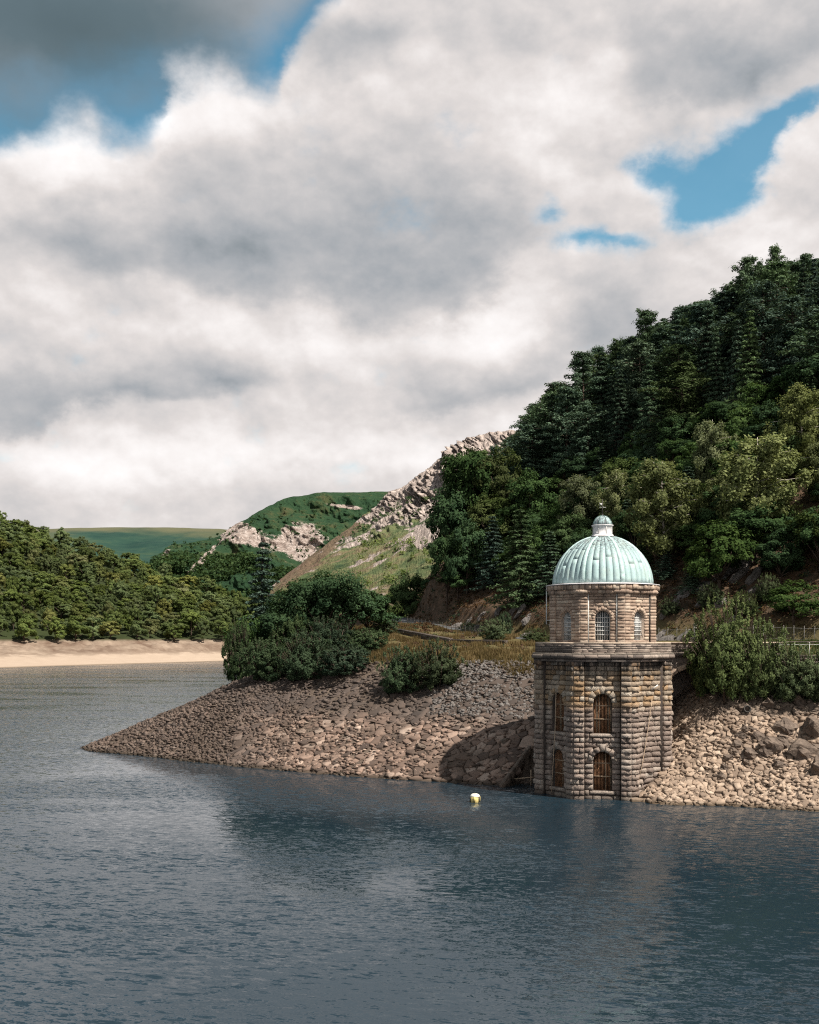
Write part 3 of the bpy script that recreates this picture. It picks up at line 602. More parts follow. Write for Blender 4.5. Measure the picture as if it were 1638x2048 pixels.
# ------------------------------------------------------------------ the valve tower
TX, TY = (1205 - CX) / F * 97.6, 97.6
TOW = empty('valve_tower', (TX, TY, 0))
tag(TOW, 'octagonal rock-faced stone valve tower with green copper dome standing in the water', 'tower')
N0 = math.atan2(-TY, -TX)                           # the face that looks at the dam
rng = random.Random(5)
def frame(k, a):
    th = N0 + k * math.pi / 4; n = Vector((math.cos(th), math.sin(th), 0)); u = Vector((-math.sin(th), math.cos(th), 0))
    return (lambda uu, z, nn: n * (a + nn) + u * uu + Vector((0, 0, z)))
def rock_quad(fr, quad, dep, joint=.016, nu=4, nv=3, back=-.08, edge=.03):
    """a rock-faced block over a (u, z) quad [bl, br, tr, tl]: flat margin at the joints, broken face standing proud"""
    (x0, y0), (x1, y1), (x2, y2), (x3, y3) = quad; v = []; f = []
    W_ = max(.05, (math.hypot(x1 - x0, y1 - y0) + math.hypot(x2 - x3, y2 - y3)) / 2); H_ = max(.05, (math.hypot(x3 - x0, y3 - y0) + math.hypot(x2 - x1, y2 - y1)) / 2)
    ju, jv = min(.3, joint / W_), min(.3, joint / H_)
    amp = dep * rng.uniform(.6, 1.2); tu, tv = rng.uniform(-.5, .5), rng.uniform(-.75, .25); G3 = {1: (0, 1), 2: (0, .5, 1), 3: (0, .10, .90, 1), 4: (0, .07, .5, .93, 1)}
    for j in range(nv + 1):
        for i in range(nu + 1):
            s = ju + (1 - 2 * ju) * G3[nu][i]; t = jv + (1 - 2 * jv) * G3[nv][j]
            inn = 0 < i < nu and 0 < j < nv
            if inn: s += rng.uniform(-.05, .05) if i != 2 else rng.uniform(-.2, .2); t += rng.uniform(-.06, .06)
            x = (x0 * (1 - s) + x1 * s) * (1 - t) + (x3 * (1 - s) + x2 * s) * t; y = (y0 * (1 - s) + y1 * s) * (1 - t) + (y3 * (1 - s) + y2 * s) * t
            d = edge + rng.uniform(0, .015) + (amp * rng.uniform(.3, 1.3) * (1 + tu * (s - .5) + tv * (t - .5)) if inn else rng.uniform(0, .18) * dep)
            v.append(fr(x, y, d))
    for j in range(nv):
        for i in range(nu):
            a = j * (nu + 1) + i; f.append((a, a + 1, a + nu + 2, a + nu + 1))
    ring = [i for i in range(nu + 1)] + [(j + 1) * (nu + 1) - 1 for j in range(1, nv + 1)] + [nv * (nu + 1) + i for i in range(nu - 1, -1, -1)] + [j * (nu + 1) for j in range(nv - 1, 0, -1)]
    o = len(v)
    cs = [(x0, y0), (x1, y1), (x2, y2), (x3, y3)]
    for c in cs: v.append(fr(c[0] * .98 + sum(q[0] for q in cs) / 4 * .02, c[1] * .98 + sum(q[1] for q in cs) / 4 * .02, back))
    seg = [ring[:nu + 1], ring[nu:nu + nv + 1], ring[nu + nv:2 * nu + nv + 1], ring[2 * nu + nv:] + [ring[0]]]
    for s_, (a, b) in zip(seg, ((0, 1), (1, 2), (2, 3), (3, 0))): f.append(tuple(s_[::-1]) + (o + a, o + b))
    return v, f
A0, DREC, PIER = 5.72, .42, .85                      # half width over the piers, recess of the bays, pier width
FW = 2 * A0 * math.tan(math.pi / 8); HB = FW / 2 - PIER
OPENK = (0, 2, 4, 6, 7)
OPEN = [(.70, 3.98, .76), (5.50, 8.82, .76)]         # sill height, crown height, half width of the grated openings
Z0, Z1 = -1.2, 11.75
def arch_pts(hw, zs, zc, n=10):
    zr = zc - hw; return [(-hw, zs), (hw, zs)] + [(hw * math.cos(math.pi * k / n), zr + hw * math.sin(math.pi * k / n)) for k in range(n + 1)]
def prism(mb, fr, pts, n0, n1):
    k = len(pts); v = [fr(x, z, n0) for x, z in pts] + [fr(x, z, n1) for x, z in pts]
    mb.add(v, [tuple(range(k))[::-1], tuple(range(k, 2 * k))] + [(i, (i + 1) % k, k + (i + 1) % k, k + i) for i in range(k)])
def boolean_cut(me, cutter):
    a = bpy.data.objects.new('a', me); b = bpy.data.objects.new('b', cutter); COL.objects.link(a); COL.objects.link(b)
    md = a.modifiers.new('x', 'BOOLEAN'); md.operation = 'DIFFERENCE'; md.object = b; md.solver = 'EXACT'
    dg = bpy.context.evaluated_depsgraph_get(); out = bpy.data.meshes.new_from_object(a.evaluated_get(dg))
    bpy.data.objects.remove(a); bpy.data.objects.remove(b); return out
def fix(me):
    b = bmesh.new(); b.from_mesh(me); bmesh.ops.recalc_face_normals(b, faces=b.faces); b.to_mesh(me); b.free(); return me
# core with recessed bays
ring = []
for k in range(8):
    fr = frame(k, A0 - .05)
    for u_, n_ in ((-FW / 2 + .02, 0), (-HB, 0), (-HB, -DREC), (HB, -DREC), (HB, 0)): ring.append(fr(u_, 0, n_))
core = MB(); K = len(ring)
core.add([(p.x, p.y, Z0) for p in ring] + [(p.x, p.y, Z1) for p in ring], [tuple(range(K))[::-1], tuple(range(K, 2 * K))] + [(i, (i + 1) % K, K + (i + 1) % K, K + i) for i in range(K)])
cut = MB()
for k in OPENK:
    for zs, zc, hw in OPEN: prism(cut, frame(k, A0), arch_pts(hw, zs, zc), -1.35, .4)
cm = boolean_cut(fix(core.mesh('lower_wall')), fix(cut.mesh('cut')))
LOW = obj('lower_wall', cm, 'mortar', TOW); 
LOW.data.materials.clear(); LOW.data.materials.append(M['mortar'])
stones = []                                          # (visible size, verts, faces, tint, tint2)
NC = 27; zc_ = [Z0 + .6]
while zc_[-1] < Z1 - .2: zc_.append(min(Z1, zc_[-1] + rng.uniform(.40, .47)))
def vis(k): return max(0, math.cos(k * math.pi / 4)) if k <= 4 else max(0, math.cos((8 - k) * math.pi / 4))
def split(a, b, lo, hi):
    out = [a]
    while b - out[-1] > hi: out.append(out[-1] + rng.uniform(lo, hi))
    if b - out[-1] < lo * .6 and len(out) > 1: out.pop()
    return out + [b]
for k in range(8):
    fp, fb = frame(k, A0), frame(k, A0 - DREC)
    if vis(k) < -.1: continue
    for i in range(len(zc_) - 1):
        za, zb = zc_[i], zc_[i + 1]; zm = (za + zb) / 2
        for sgn in (-1, 1):
            a, b = sorted((sgn * (HB - .02), sgn * (FW / 2 + .03)))
            segs = [(a, b)] if i % 2 else ([(a, b)] if rng.random() < .45 else [(a, a + (b - a) * .55), (a + (b - a) * .55, b)])
            for sa, sb in segs:
                v, f = rock_quad(fp, [(sa, za), (sb, za), (sb, zb), (sa, zb)], .17); stones.append((vis(k) * (sb - sa) * (zb - za), v, f, rng.random(), rng.random()))
        holes = []
        for zs, zcr, hw in (OPEN if k in OPENK else ()):
            zr = zcr - hw; ro = hw + .46
            if zs - .32 < zm < zs: holes.append((hw + .35,))
            elif zs <= zm <= zr: holes.append((hw + .02,))
            elif zr < zm < zr + ro: holes.append((math.sqrt(max(.01, ro * ro - (zm - zr) ** 2)) * (.97),))
        spans = [(-HB + .03, HB - .03)] if not holes else [(-HB + .03, -holes[0][0]), (holes[0][0], HB - .03)]
        for sa, sb in spans:
            if sb - sa < .12: continue
            xs = split(sa, sb, .55, 1.25)
            for p, q_ in zip(xs[:-1], xs[1:]):
                v, f = rock_quad(fb, [(p, za), (q_, za), (q_, zb), (p, zb)], .18); stones.append((vis(k) * (q_ - p) * (zb - za), v, f, rng.random(), rng.random()))
    for zs, zcr, hw in (OPEN if k in OPENK else ()):
        zr = zcr - hw
        v, f = rock_quad(fb, [(-hw - .35, zs - .32), (hw + .35, zs - .32), (hw + .35, zs), (-hw - .35, zs)], .20); stones.append((vis(k) * .7, v, f, .85, .2))
        nv_ = 7
        for j in range(nv_):
            t0, t1 = math.pi * j / nv_, math.pi * (j + 1) / nv_; ro = hw + (.62 if j % 2 == 1 else .48) + (.1 if j == 3 else 0); ri = hw + .01
            qd = [(ri * math.cos(t1), zr + ri * math.sin(t1)), (ri * math.cos(t0), zr + ri * math.sin(t0)), (ro * math.cos(t0), zr + ro * math.sin(t0)), (ro * math.cos(t1), zr + ro * math.sin(t1))]
            v, f = rock_quad(fb, qd, .22, edge=.06); stones.append((vis(k) * .35, v, f, rng.uniform(.5, 1), rng.random()))
stones.sort(key=lambda s: -s[0])
for _, v, f, t, t2 in stones[:300]:
    mb = MB(); mb.add(v, f, t, t2); mb.build('stone', 'tower_stone', LOW)
mb = MB()
for _, v, f, t, t2 in stones[300:]: mb.add(v, f, t, t2)
tag(mb.build('small_stones', 'tower_stone', LOW), kind='stuff')
# grated openings
for k in (7, 0, 2, 6):
    fr = frame(k, A0 - DREC)
    for zs, zcr, hw in OPEN:
        mb = MB(); prism(mb, fr, arch_pts(hw + .02, zs - .02, zcr + .02), -.86, -.80); gr = mb.build('grating', 'dark_void', TOW)  # near-black plate stands in for the unlit inside behind the bars
        nb = 13
        for j in range(nb):
            x = -hw + (j + .5) * 2 * hw / nb; zt = zcr - hw + math.sqrt(hw * hw - x * x)
            mb = MB(); mb.tube([fr(x, zs, -.34), fr(x, zt, -.34)], .030, 5); mb.build('bar', 'rust_pale' if rng.random() < .2 else 'rust', gr)
        for tt_ in (.36, .70):
            z = zs + tt_ * (zcr - zs); mb = MB(); mb.tube([fr(-hw, z, -.30), fr(hw, z, -.30)], .045, 5); mb.build('cross_bar', 'rust_pale', gr)
# dark plinth footing is the lowest course; cornice under the parapet
def ring_blocks(a, z0, z1, dep, lo, hi, mbx, nu=3, nv=2, faces=range(8), joint=.012, edge=.03, tint=None):
    for k in faces:
        fr = frame(k, a); w = a * math.tan(math.pi / 8); xs = split(-w - .02, w + .02, lo, hi)
        for p, q_ in zip(xs[:-1], xs[1:]):
            v, f = rock_quad(fr, [(p, z0), (q_, z0), (q_, z1), (p, z1)], dep, joint=joint, nu=nu, nv=nv, back=-.3, edge=edge); mbx.add(v, f, tint if tint is not None else rng.random(), rng.random())
CN = MB(); 
v8 = [frame(k, 6.02)(6.02 * math.tan(math.pi / 8), 0, 0) for k in range(8)]
CN.add([(p.x, p.y, 11.74) for p in v8] + [(p.x, p.y, 12.22) for p in v8], [tuple(range(8))[::-1], tuple(range(8, 16))] + [(i, (i + 1) % 8, 8 + (i + 1) % 8, 8 + i) for i in range(8)], .2)
COR = CN.build('cornice', 'mortar', TOW)
mb = MB(); ring_blocks(6.02, 11.78, 12.14, .10, .7, 1.5, mb); tag(mb.build('small_stones', 'parapet_stone', COR), kind='stuff')
mb = MB(); ring_blocks(5.86, 11.52, 11.76, .06, .8, 1.5, mb); tag(mb.build('small_stones', 'parapet_stone', COR), kind='stuff')
# parapet wall of thin courses with a coping
PA = 5.74
def oct_ring(mbx, ao, ai, z0, z1, t=.4):
    o_ = [frame(k, ao)(ao * math.tan(math.pi / 8), 0, 0) for k in range(8)]; i_ = [frame(k, ai)(ai * math.tan(math.pi / 8), 0, 0) for k in range(8)]
    v = [(p.x, p.y, z) for z in (z0, z1) for L in (o_, i_) for p in L]; f = []
    for i in range(8):
        j = (i + 1) % 8; f += [(i, j, 16 + j, 16 + i), (8 + j, 8 + i, 24 + i, 24 + j), (16 + i, 16 + j, 24 + j, 24 + i), (j, i, 8 + i, 8 + j)]
    mbx.add(v, f, t)
mb = MB(); oct_ring(mb, PA, PA - .4, 12.2, 13.04); PAR = mb.build('parapet', 'mortar', TOW)
mb = MB(); z = 12.2
while z < 13.0:
    h = rng.uniform(.11, .17); ring_blocks(PA, z, min(13.04, z + h), .045, .5, 1.3, mb, nu=2, nv=1, joint=.012, edge=.05); z += h
tag(mb.build('small_stones', 'parapet_stone', PAR), kind='stuff')
for k in range(8):
    fr = frame(k, PA - .46); w = (PA + .04) * math.tan(math.pi / 8); mb = MB(); wi = (PA - .46) * math.tan(math.pi / 8)
    q_ = [(-w, PA + .04), (w, PA + .04), (wi, PA - .46), (-wi, PA - .46)]; f0 = frame(k, 0)
    mb.add([f0(a, 13.04, b) for a, b in q_] + [f0(a, 13.16, b) for a, b in q_], [(0, 1, 2, 3)[::-1], (4, 5, 6, 7), (0, 1, 5, 4), (1, 2, 6, 5), (2, 3, 7, 6), (3, 0, 4, 7)], .95); mb.build('coping', 'drum_stone', PAR)
mb = MB(); 
mb.add([(p.x, p.y, z) for z in (11.9, 12.24) for p in v8], [tuple(range(8))[::-1], tuple(range(8, 16))] + [(i, (i + 1) % 8, 8 + (i + 1) % 8, 8 + i) for i in range(8)]); mb.build('balcony_floor', 'concrete', TOW)

# drum
DA, DR, DP = 4.50, .14, .62; DW = 2 * DA * math.tan(math.pi / 8); DH = DW / 2 - DP; DZ0, DZ1 = 12.1, 17.35
WIN = (13.30, 15.82, .62)
ring = []
for k in range(8):
    fr = frame(k, DA - .03)
    for u_, n_ in ((-DW / 2 + .01, 0), (-DH, 0), (-DH, -DR), (DH, -DR), (DH, 0)): ring.append(fr(u_, 0, n_))
core = MB(); K = len(ring)
core.add([(p.x, p.y, DZ0) for p in ring] + [(p.x, p.y, DZ1) for p in ring], [tuple(range(K))[::-1], tuple(range(K, 2 * K))] + [(i, (i + 1) % K, K + (i + 1) % K, K + i) for i in range(K)])
cut = MB()
for k in range(8): prism(cut, frame(k, DA), arch_pts(WIN[2], WIN[0], WIN[1]), -.9, .3)
UP = obj('upper_wall', boolean_cut(fix(core.mesh('upper_wall')), fix(cut.mesh('cut'))), 'mortar_pale', TOW); UP.data.materials.clear(); UP.data.materials.append(M['mortar_pale'])
mb = MB(); z = DZ0
while z < DZ1 - .05:
    h = rng.uniform(.23, .29); zb = min(z + h, DZ1); zm = (z + zb) / 2
    for k in range(8):
        fp, fb = frame(k, DA), frame(k, DA - DR)
        for sgn in (-1, 1):
            a, b = sorted((sgn * (DH - .01), sgn * (DW / 2 + .02))); v, f = rock_quad(fp, [(a, z), (b, z), (b, zb), (a, zb)], .06, joint=.012, nv=3, edge=.02); mb.add(v, f, rng.random())
        hw = None; zr = WIN[1] - WIN[2]; ro = WIN[2] + .34
        if WIN[0] <= zm <= zr: hw = WIN[2] + .01
        elif zr < zm < zr + ro: hw = math.sqrt(max(.01, ro * ro - (zm - zr) ** 2)) * .97
        spans = [(-DH + .02, DH - .02)] if hw is None else [(-DH + .02, -hw), (hw, DH - .02)]
        for sa, sb in spans:
            if sb - sa < .1: continue
            xs = split(sa, sb, .45, .95)
            for p, q_ in zip(xs[:-1], xs[1:]): v, f = rock_quad(fb, [(p, z), (q_, z), (q_, zb), (p, zb)], .065, joint=.012, nv=3, edge=.02); mb.add(v, f, rng.random())
    z = zb
for k in range(8):
    fb = frame(k, DA - DR); zr = WIN[1] - WIN[2]; hw = WIN[2]
    for j in range(11):
        t0, t1 = math.pi * j / 11, math.pi * (j + 1) / 11; ro = hw + (.42 if j % 2 else .34); ri = hw + .01
        v, f = rock_quad(fb, [(ri * math.cos(t1), zr + ri * math.sin(t1)), (ri * math.cos(t0), zr + ri * math.sin(t0)), (ro * math.cos(t0), zr + ro * math.sin(t0)), (ro * math.cos(t1), zr + ro * math.sin(t1))], .08, nv=2, edge=.05, joint=.012); mb.add(v, f, rng.uniform(.2, .9))
tag(mb.build('small_stones', 'drum_stone', UP), kind='stuff')
for k in (7, 0, 1, 6, 2):
    fr = frame(k, DA - DR); zs, zcr, hw = WIN
    mb = MB(); prism(mb, fr, arch_pts(hw + .01, zs - .01, zcr + .01), -.50, -.46); wn = mb.build('window', 'glass', TOW)
    for j in range(9):
        x = -hw + .03 + j * (2 * hw - .06) / 8; zt = zcr - hw + math.sqrt(max(0, hw * hw - x * x)); mb = MB(); c = fr(x, (zs + zt) / 2, -.33)
        mb.box((0, 0, 0), (.045, .05, zt - zs), 0, .5, Matrix.Translation(c) @ Matrix.Rotation(N0 + k * math.pi / 4 + math.pi / 2, 4, 'Z')); mb.build('bar', 'white_paint', wn)
    for z in (zs + .03, zs + .5, zs + .85, zs + 1.2, zs + 1.55, zs + 1.98):
        zr = zcr - hw; hh = hw if z < zr else math.sqrt(max(0, hw * hw - (z - zr) ** 2)); mb = MB()
        mb.box((0, 0, 0), (2 * hh, .05, .045), 0, .5, Matrix.Translation(fr(0, z, -.28)) @ Matrix.Rotation(N0 + k * math.pi / 4 + math.pi / 2, 4, 'Z')); mb.build('cross_bar', 'white_paint', wn)
# string course, round cornice
mb = MB(); ring_blocks(DA + .12, 17.30, 17.62, .10, .55, 1.1, mb, nv=2); v9 = [frame(k, DA + .13)((DA + .13) * math.tan(math.pi / 8), 0, 0) for k in range(8)]
mb.add([(p.x, p.y, z) for z in (17.28, 17.64) for p in v9], [tuple(range(8))[::-1], tuple(range(8, 16))] + [(i, (i + 1) % 8, 8 + (i + 1) % 8, 8 + i) for i in range(8)], .3)
mb.build('string_course', 'drum_stone', TOW)
EV = MB(); EV.lathe([(4.6, 17.62), (4.78, 17.66), (4.80, 18.14), (4.3, 18.22)], 64, t=.35); EVO = EV.build('eaves_cornice', 'drum_stone', TOW)
mb = MB(); ne = 52
for j in range(ne):
    a0, a1 = 2 * math.pi * j / ne, 2 * math.pi * (j + 1) / ne; am = (a0 + a1) / 2; n = Vector((math.cos(am), math.sin(am), 0)); u = Vector((-math.sin(am), math.cos(am), 0)); w = 4.8 * math.tan(math.pi / ne)
    v, f = rock_quad(lambda uu, z, nn: n * (4.79 + nn) + u * uu + Vector((0, 0, z)), [(-w, 17.66), (w, 17.66), (w, 18.10), (-w, 18.10)], .11, joint=.01, back=-.2, edge=.03); mb.add(v, f, rng.uniform(.3, 1))
tag(mb.build('small_stones', 'drum_stone', EVO), kind='stuff')
mb = MB(); mb.lathe([(4.3, 18.12), (4.98, 18.10), (4.99, 18.17), (4.3, 18.26)], 64); mb.build('lead_gutter', 'lead_white', TOW)
# copper dome: ribs at the corners, sheets between
DRAD, DB = 4.42, 18.22
mb = MB(); mb.lathe([(DRAD * math.cos(t) - .03, DRAD * math.sin(t) * .985 + DB - .02) for t in np.linspace(0, R(78.5), 20)], 64); DOME = mb.build('dome', 'copper_seam', TOW, True)
def dome_patch(a0, a1, t0, t1, r, na, nt, thick=.03):
    mbx = MB(); v = []; f = []
    for j in range(nt + 1):
        t = t0 + (t1 - t0) * j / nt
        for i in range(na + 1):
            a = a0 + (a1 - a0) * i / na; v.append((r * math.cos(t) * math.cos(a), r * math.cos(t) * math.sin(a), DB + r * math.sin(t) * .985))
    for j in range(nt):
        for i in range(na): q = j * (na + 1) + i; f.append((q, q + 1, q + na + 2, q + na + 1))
    o = len(v)
    for j, i in ((0, 0), (0, na), (nt, na), (nt, 0)):
        t = t0 + (t1 - t0) * j / nt; a = a0 + (a1 - a0) * i / na; rr = r - thick * 1.6; v.append((rr * math.cos(t) * math.cos(a), rr * math.cos(t) * math.sin(a), DB + rr * math.sin(t) * .985))
    b = [0, na, (nt + 1) * (na + 1) - 1, nt * (na + 1)]
    f.append(tuple(range(na, -1, -1)) + (o, o + 1)); f.append(tuple((j + 1) * (na + 1) - 1 for j in range(nt, -1, -1)) + (o + 1, o + 2))
    f.append(tuple(nt * (na + 1) + i for i in range(na + 1)) + (o + 2, o + 3)); f.append(tuple(j * (na + 1) for j in range(nt + 1)) + (o + 3, o))
    mbx.add(v, f, min(1, max(0, rng.gauss(.55, .05))), rng.random()); return mbx
TTOP = R(77.5)
ribw = R(5.2)
for k in range(8):
    ac = N0 + (k + .5) * math.pi / 4
    mb = dome_patch(ac - ribw / 2, ac + ribw / 2, 0.01, TTOP, DRAD + .075, 2, 12, .06); mb.build('rib', 'copper_rib', DOME, True)
    nc = 5
    s0, s1 = ac + ribw / 2, ac + math.pi / 4 - ribw / 2
    for c in range(nc):
        a0 = s0 + (s1 - s0) * c / nc; a1 = s0 + (s1 - s0) * (c + 1) / nc; gap = R(.19)
        cutz = [0.012] + sorted(R(x) + rng.uniform(-.012, .012) for x in ((16 + 16 * rng.random(),) if c % 2 else (40 + 12 * rng.random(),))) + [TTOP]
        for p, q_ in zip(cutz[:-1], cutz[1:]):
            if k in (2, 3, 4, 5) and rng.random() < 2: 
                if p > .02: continue
                q_ = TTOP
            mb = dome_patch(a0 + gap, a1 - gap, p + .0002, q_ - .0002, DRAD + rng.uniform(.0, .005), 2, 4 if q_ - p < .5 else 10); mb.build('panel', 'copper', DOME)
mb = MB(); mb.lathe([(1.12, 22.50), (.98, 22.56), (.93, 22.66), (.86, 22.70), (.86, 23.40), (.95, 23.44), (.96, 23.52), (.6, 23.55)], 32); LAN = mb.build('lantern', 'lead_white', TOW)
for j in range(8):
    a = N0 + (j + .5) * math.pi / 4; mb = MB(); mb.box((.87 * math.cos(a), .87 * math.sin(a), 23.05), (.05, .05, .66), a); mb.build('mullion', 'iron_white', LAN)
mb = MB(); mb.lathe([(.86 * math.cos(t), 23.52 + .86 * math.sin(t)) for t in np.linspace(0, R(84), 9)], 32, t=.5); CUP = mb.build('cupola', 'copper', TOW, True)
for j in range(8):
    a = N0 + (j + .5) * math.pi / 4; mb = MB(); mb.tube([(.88 * math.cos(t) * math.cos(a), .88 * math.cos(t) * math.sin(a), 23.52 + .88 * math.sin(t)) for t in np.linspace(0, R(82), 7)], .022, 4); mb.build('rib', 'copper_seam', CUP)
# weather vane
mb = MB(); mb.tube([(0, 0, 24.3), (0, 0, 25.85)], [.055, .03], 6); mb.lathe([(.05, 24.38), (.10, 24.44), (.05, 24.52)], 10); VANE = mb.build('weather_vane', 'dark_iron', TOW)
mb = MB(); mb.tube([(-.30, 0, 25.12), (.30, 0, 25.12)], .022, 5); mb.tube([(0, -.3, 25.12), (0, .3, 25.12)], .022, 5); mb.build('cross_arm', 'iron_white', VANE)
mb = MB(); mb.add([(-.25, -.01, 25.30), (-.03, -.01, 25.30), (-.03, -.01, 25.52), (-.14, -.01, 25.44), (-.25, -.01, 25.55), (-.25, .01, 25.30), (-.03, .01, 25.30), (-.03, .01, 25.52), (-.14, .01, 25.44), (-.25, .01, 25.55)],
                  [(0, 1, 2, 3, 4), (9, 8, 7, 6, 5), (0, 5, 6, 1), (1, 6, 7, 2), (2, 7, 8, 3), (3, 8, 9, 4), (4, 9, 5, 0)]); mb.build('vane_plate', 'iron_white', VANE)
# pipes on the drum and at the side
for k, u_, m_ in ((0, -DH + .06, 'iron_white'), (0, DH - .05, 'iron_white'), (1, DH - .05, 'dark_iron')):
    fr = frame(k, DA - DR); mb = MB(); mb.tube([fr(u_, 12.3, .10), fr(u_, 17.28, .10)], .05, 8); mb.build('drainpipe', m_, TOW)
cl = Vector((math.cos(N0 - math.pi / 2), math.sin(N0 - math.pi / 2), 0))
mb = MB(); e0 = cl * 4.93
mb.tube([e0 + Vector((0, 0, 18.05)), e0 + Vector((0, 0, 14.75)), e0 * .93 + Vector((0, 0, 14.68)), cl * 4.2 + Vector((0, 0, 14.68))], .05, 8); mb.tube([e0 + Vector((0, 0, 15.1)), cl * 4.2 + Vector((0, 0, 15.1))], .035, 6); mb.build('drainpipe', 'white_paint', TOW)
# slack cables down to the water
for k, pts in ((7, [(.1, 9.0), (-.02, 6.0), (-.25, 3.0), (-.5, .2)]), (1, [(.2, 8.4), (.02, 7.4), (-.25, 6.0), (-.9, 3.2), (-1.5, 1.2)])):
    fr = frame(k, A0 - DREC); mb = MB(); mb.tube([fr(u_, z, .34) for u_, z in pts], .030, 5); mb.build('cable', 'rope', TOW)
fr = frame(1, A0 - DREC); mb = MB(); mb.tube([fr(.35, 9.15, .15), fr(.75, 9.55, .5)], .05, 6); mb.build('outlet_pipe', 'white_paint', TOW)
# weeds in the parapet joints
# ------------------------------------------------------------------ arched footbridge to the bank
BD = Vector((1, .10, 0)).normalized(); BN = Vector((BD.y, -BD.x, 0)); B0 = Vector((TX + 4.6, TY + 2.2, 0)); BL = 13.0
BR = empty('footbridge', B0); tag(BR, 'dark stone arched footbridge joining the tower balcony to the bank', 'bridge')
def bf(s, z, n): return BD * s + BN * n + Vector((0, 0, z))
for side in (0, -2.4):
    mb = MB(); nA = 16; s0, s1 = 1.3, 8.3; zsp, zcr = 8.2, 10.9
    xs = [0, s0] + [s0 + (s1 - s0) * (1 - math.cos(math.pi * j / nA)) / 2 for j in range(1, nA)] + [s1, BL]
    lo = []
    for x in xs:
        if x < s0 - 1e-6 or x > s1 + 1e-6 or side < 0: lo.append(4.0)  # far wall left solid, shaped to block light through the arch
        else: lo.append(zsp + (zcr - zsp) * math.sqrt(max(0, 1 - ((x - (s0 + s1) / 2) / ((s1 - s0) / 2)) ** 2)))
    cols = []
    for x, z in zip(xs, lo):
        if abs(x - s0) < 1e-6: cols += [(x, 4.0), (x, z)]
        elif abs(x - s1) < 1e-6: cols += [(x, z), (x, 4.0)]
        else: cols.append((x, z))
    v = []; f = []
    for x, z in cols: v += [bf(x, z, side), bf(x, 12.0, side), bf(x, z, side - .45), bf(x, 12.0, side - .45)]
    for j in range(len(cols) - 1):
        a = j * 4; b = a + 4
        if abs(cols[j][0] - cols[j + 1][0]) > 1e-6: f += [(a, b, b + 1, a + 1), (b + 2, a + 2, a + 3, b + 3), (a + 1, b + 1, b + 3, a + 3)]
        f.append((b, a, a + 2, b + 2))
    mb.add(v, f, .35); wl_ = mb.build('spandrel_wall', 'parapet_stone', BR)
    mb = MB()
    for j in range(13):
        t0, t1 = math.pi * j / 13, math.pi * (j + 1) / 13; cx_ = (s0 + s1) / 2; ra, rb = (s1 - s0) / 2, zcr - zsp
        qd = [(cx_ + ra * math.cos(t1), zsp + rb * math.sin(t1)), (cx_ + ra * math.cos(t0), zsp + rb * math.sin(t0)), (cx_ + (ra + .5) * math.cos(t0), zsp + (rb + .5) * math.sin(t0)), (cx_ + (ra + .5) * math.cos(t1), zsp + (rb + .5) * math.sin(t1))]
        v, f = rock_quad(lambda uu, z, nn: bf(uu, z, side + nn if side == 0 else side - .45 - nn), qd, .12); mb.add(v, f, rng.uniform(.5, 1))
    tag(mb.build('arch_stones', 'drum_stone', wl_), kind='stuff')
    mb = MB(); z = 12.18
    while z < 13.0:
        h = rng.uniform(.11, .17); zb = min(13.02, z + h); xs2 = split(0, BL, .5, 1.3)
        for p, q_ in zip(xs2[:-1], xs2[1:]): v, f = rock_quad(lambda uu, zz, nn: bf(uu, zz, side + nn - .02), [(p, z), (q_, z), (q_, zb), (p, zb)], .04, nu=2, nv=1, back=-.3); mb.add(v, f, rng.uniform(0, .5))
        z = zb
    tag(mb.build('parapet', 'parapet_stone', BR), kind='stuff')
    mb = MB(); mb.add([bf(a, z, side + n) for z in (13.02, 13.14) for a, n in ((0, .06), (BL, .06), (BL, -.42), (0, -.42))], [(3, 2, 1, 0), (4, 5, 6, 7), (0, 1, 5, 4), (1, 2, 6, 5), (2, 3, 7, 6), (3, 0, 4, 7)], .9); mb.build('coping', 'drum_stone', BR)
    mb = MB(); xs2 = split(0, BL, .7, 1.4)
    for p, q_ in zip(xs2[:-1], xs2[1:]): v, f = rock_quad(lambda uu, zz, nn: bf(uu, zz, side + nn + .12), [(p, 11.8), (q_, 11.8), (q_, 12.16), (p, 12.16)], .08, nv=2, back=-.5); mb.add(v, f, rng.random())
    tag(mb.build('string_course', 'parapet_stone', BR), kind='stuff')
mb = MB(); mb.add([bf(a, z, n) for z in (11.6, 12.1) for a, n in ((0, -.3), (BL, -.3), (BL, -2.5), (0, -2.5))], [(3, 2, 1, 0), (4, 5, 6, 7), (0, 1, 5, 4), (1, 2, 6, 5), (2, 3, 7, 6), (3, 0, 4, 7)], .4); mb.build('deck', 'concrete', BR)

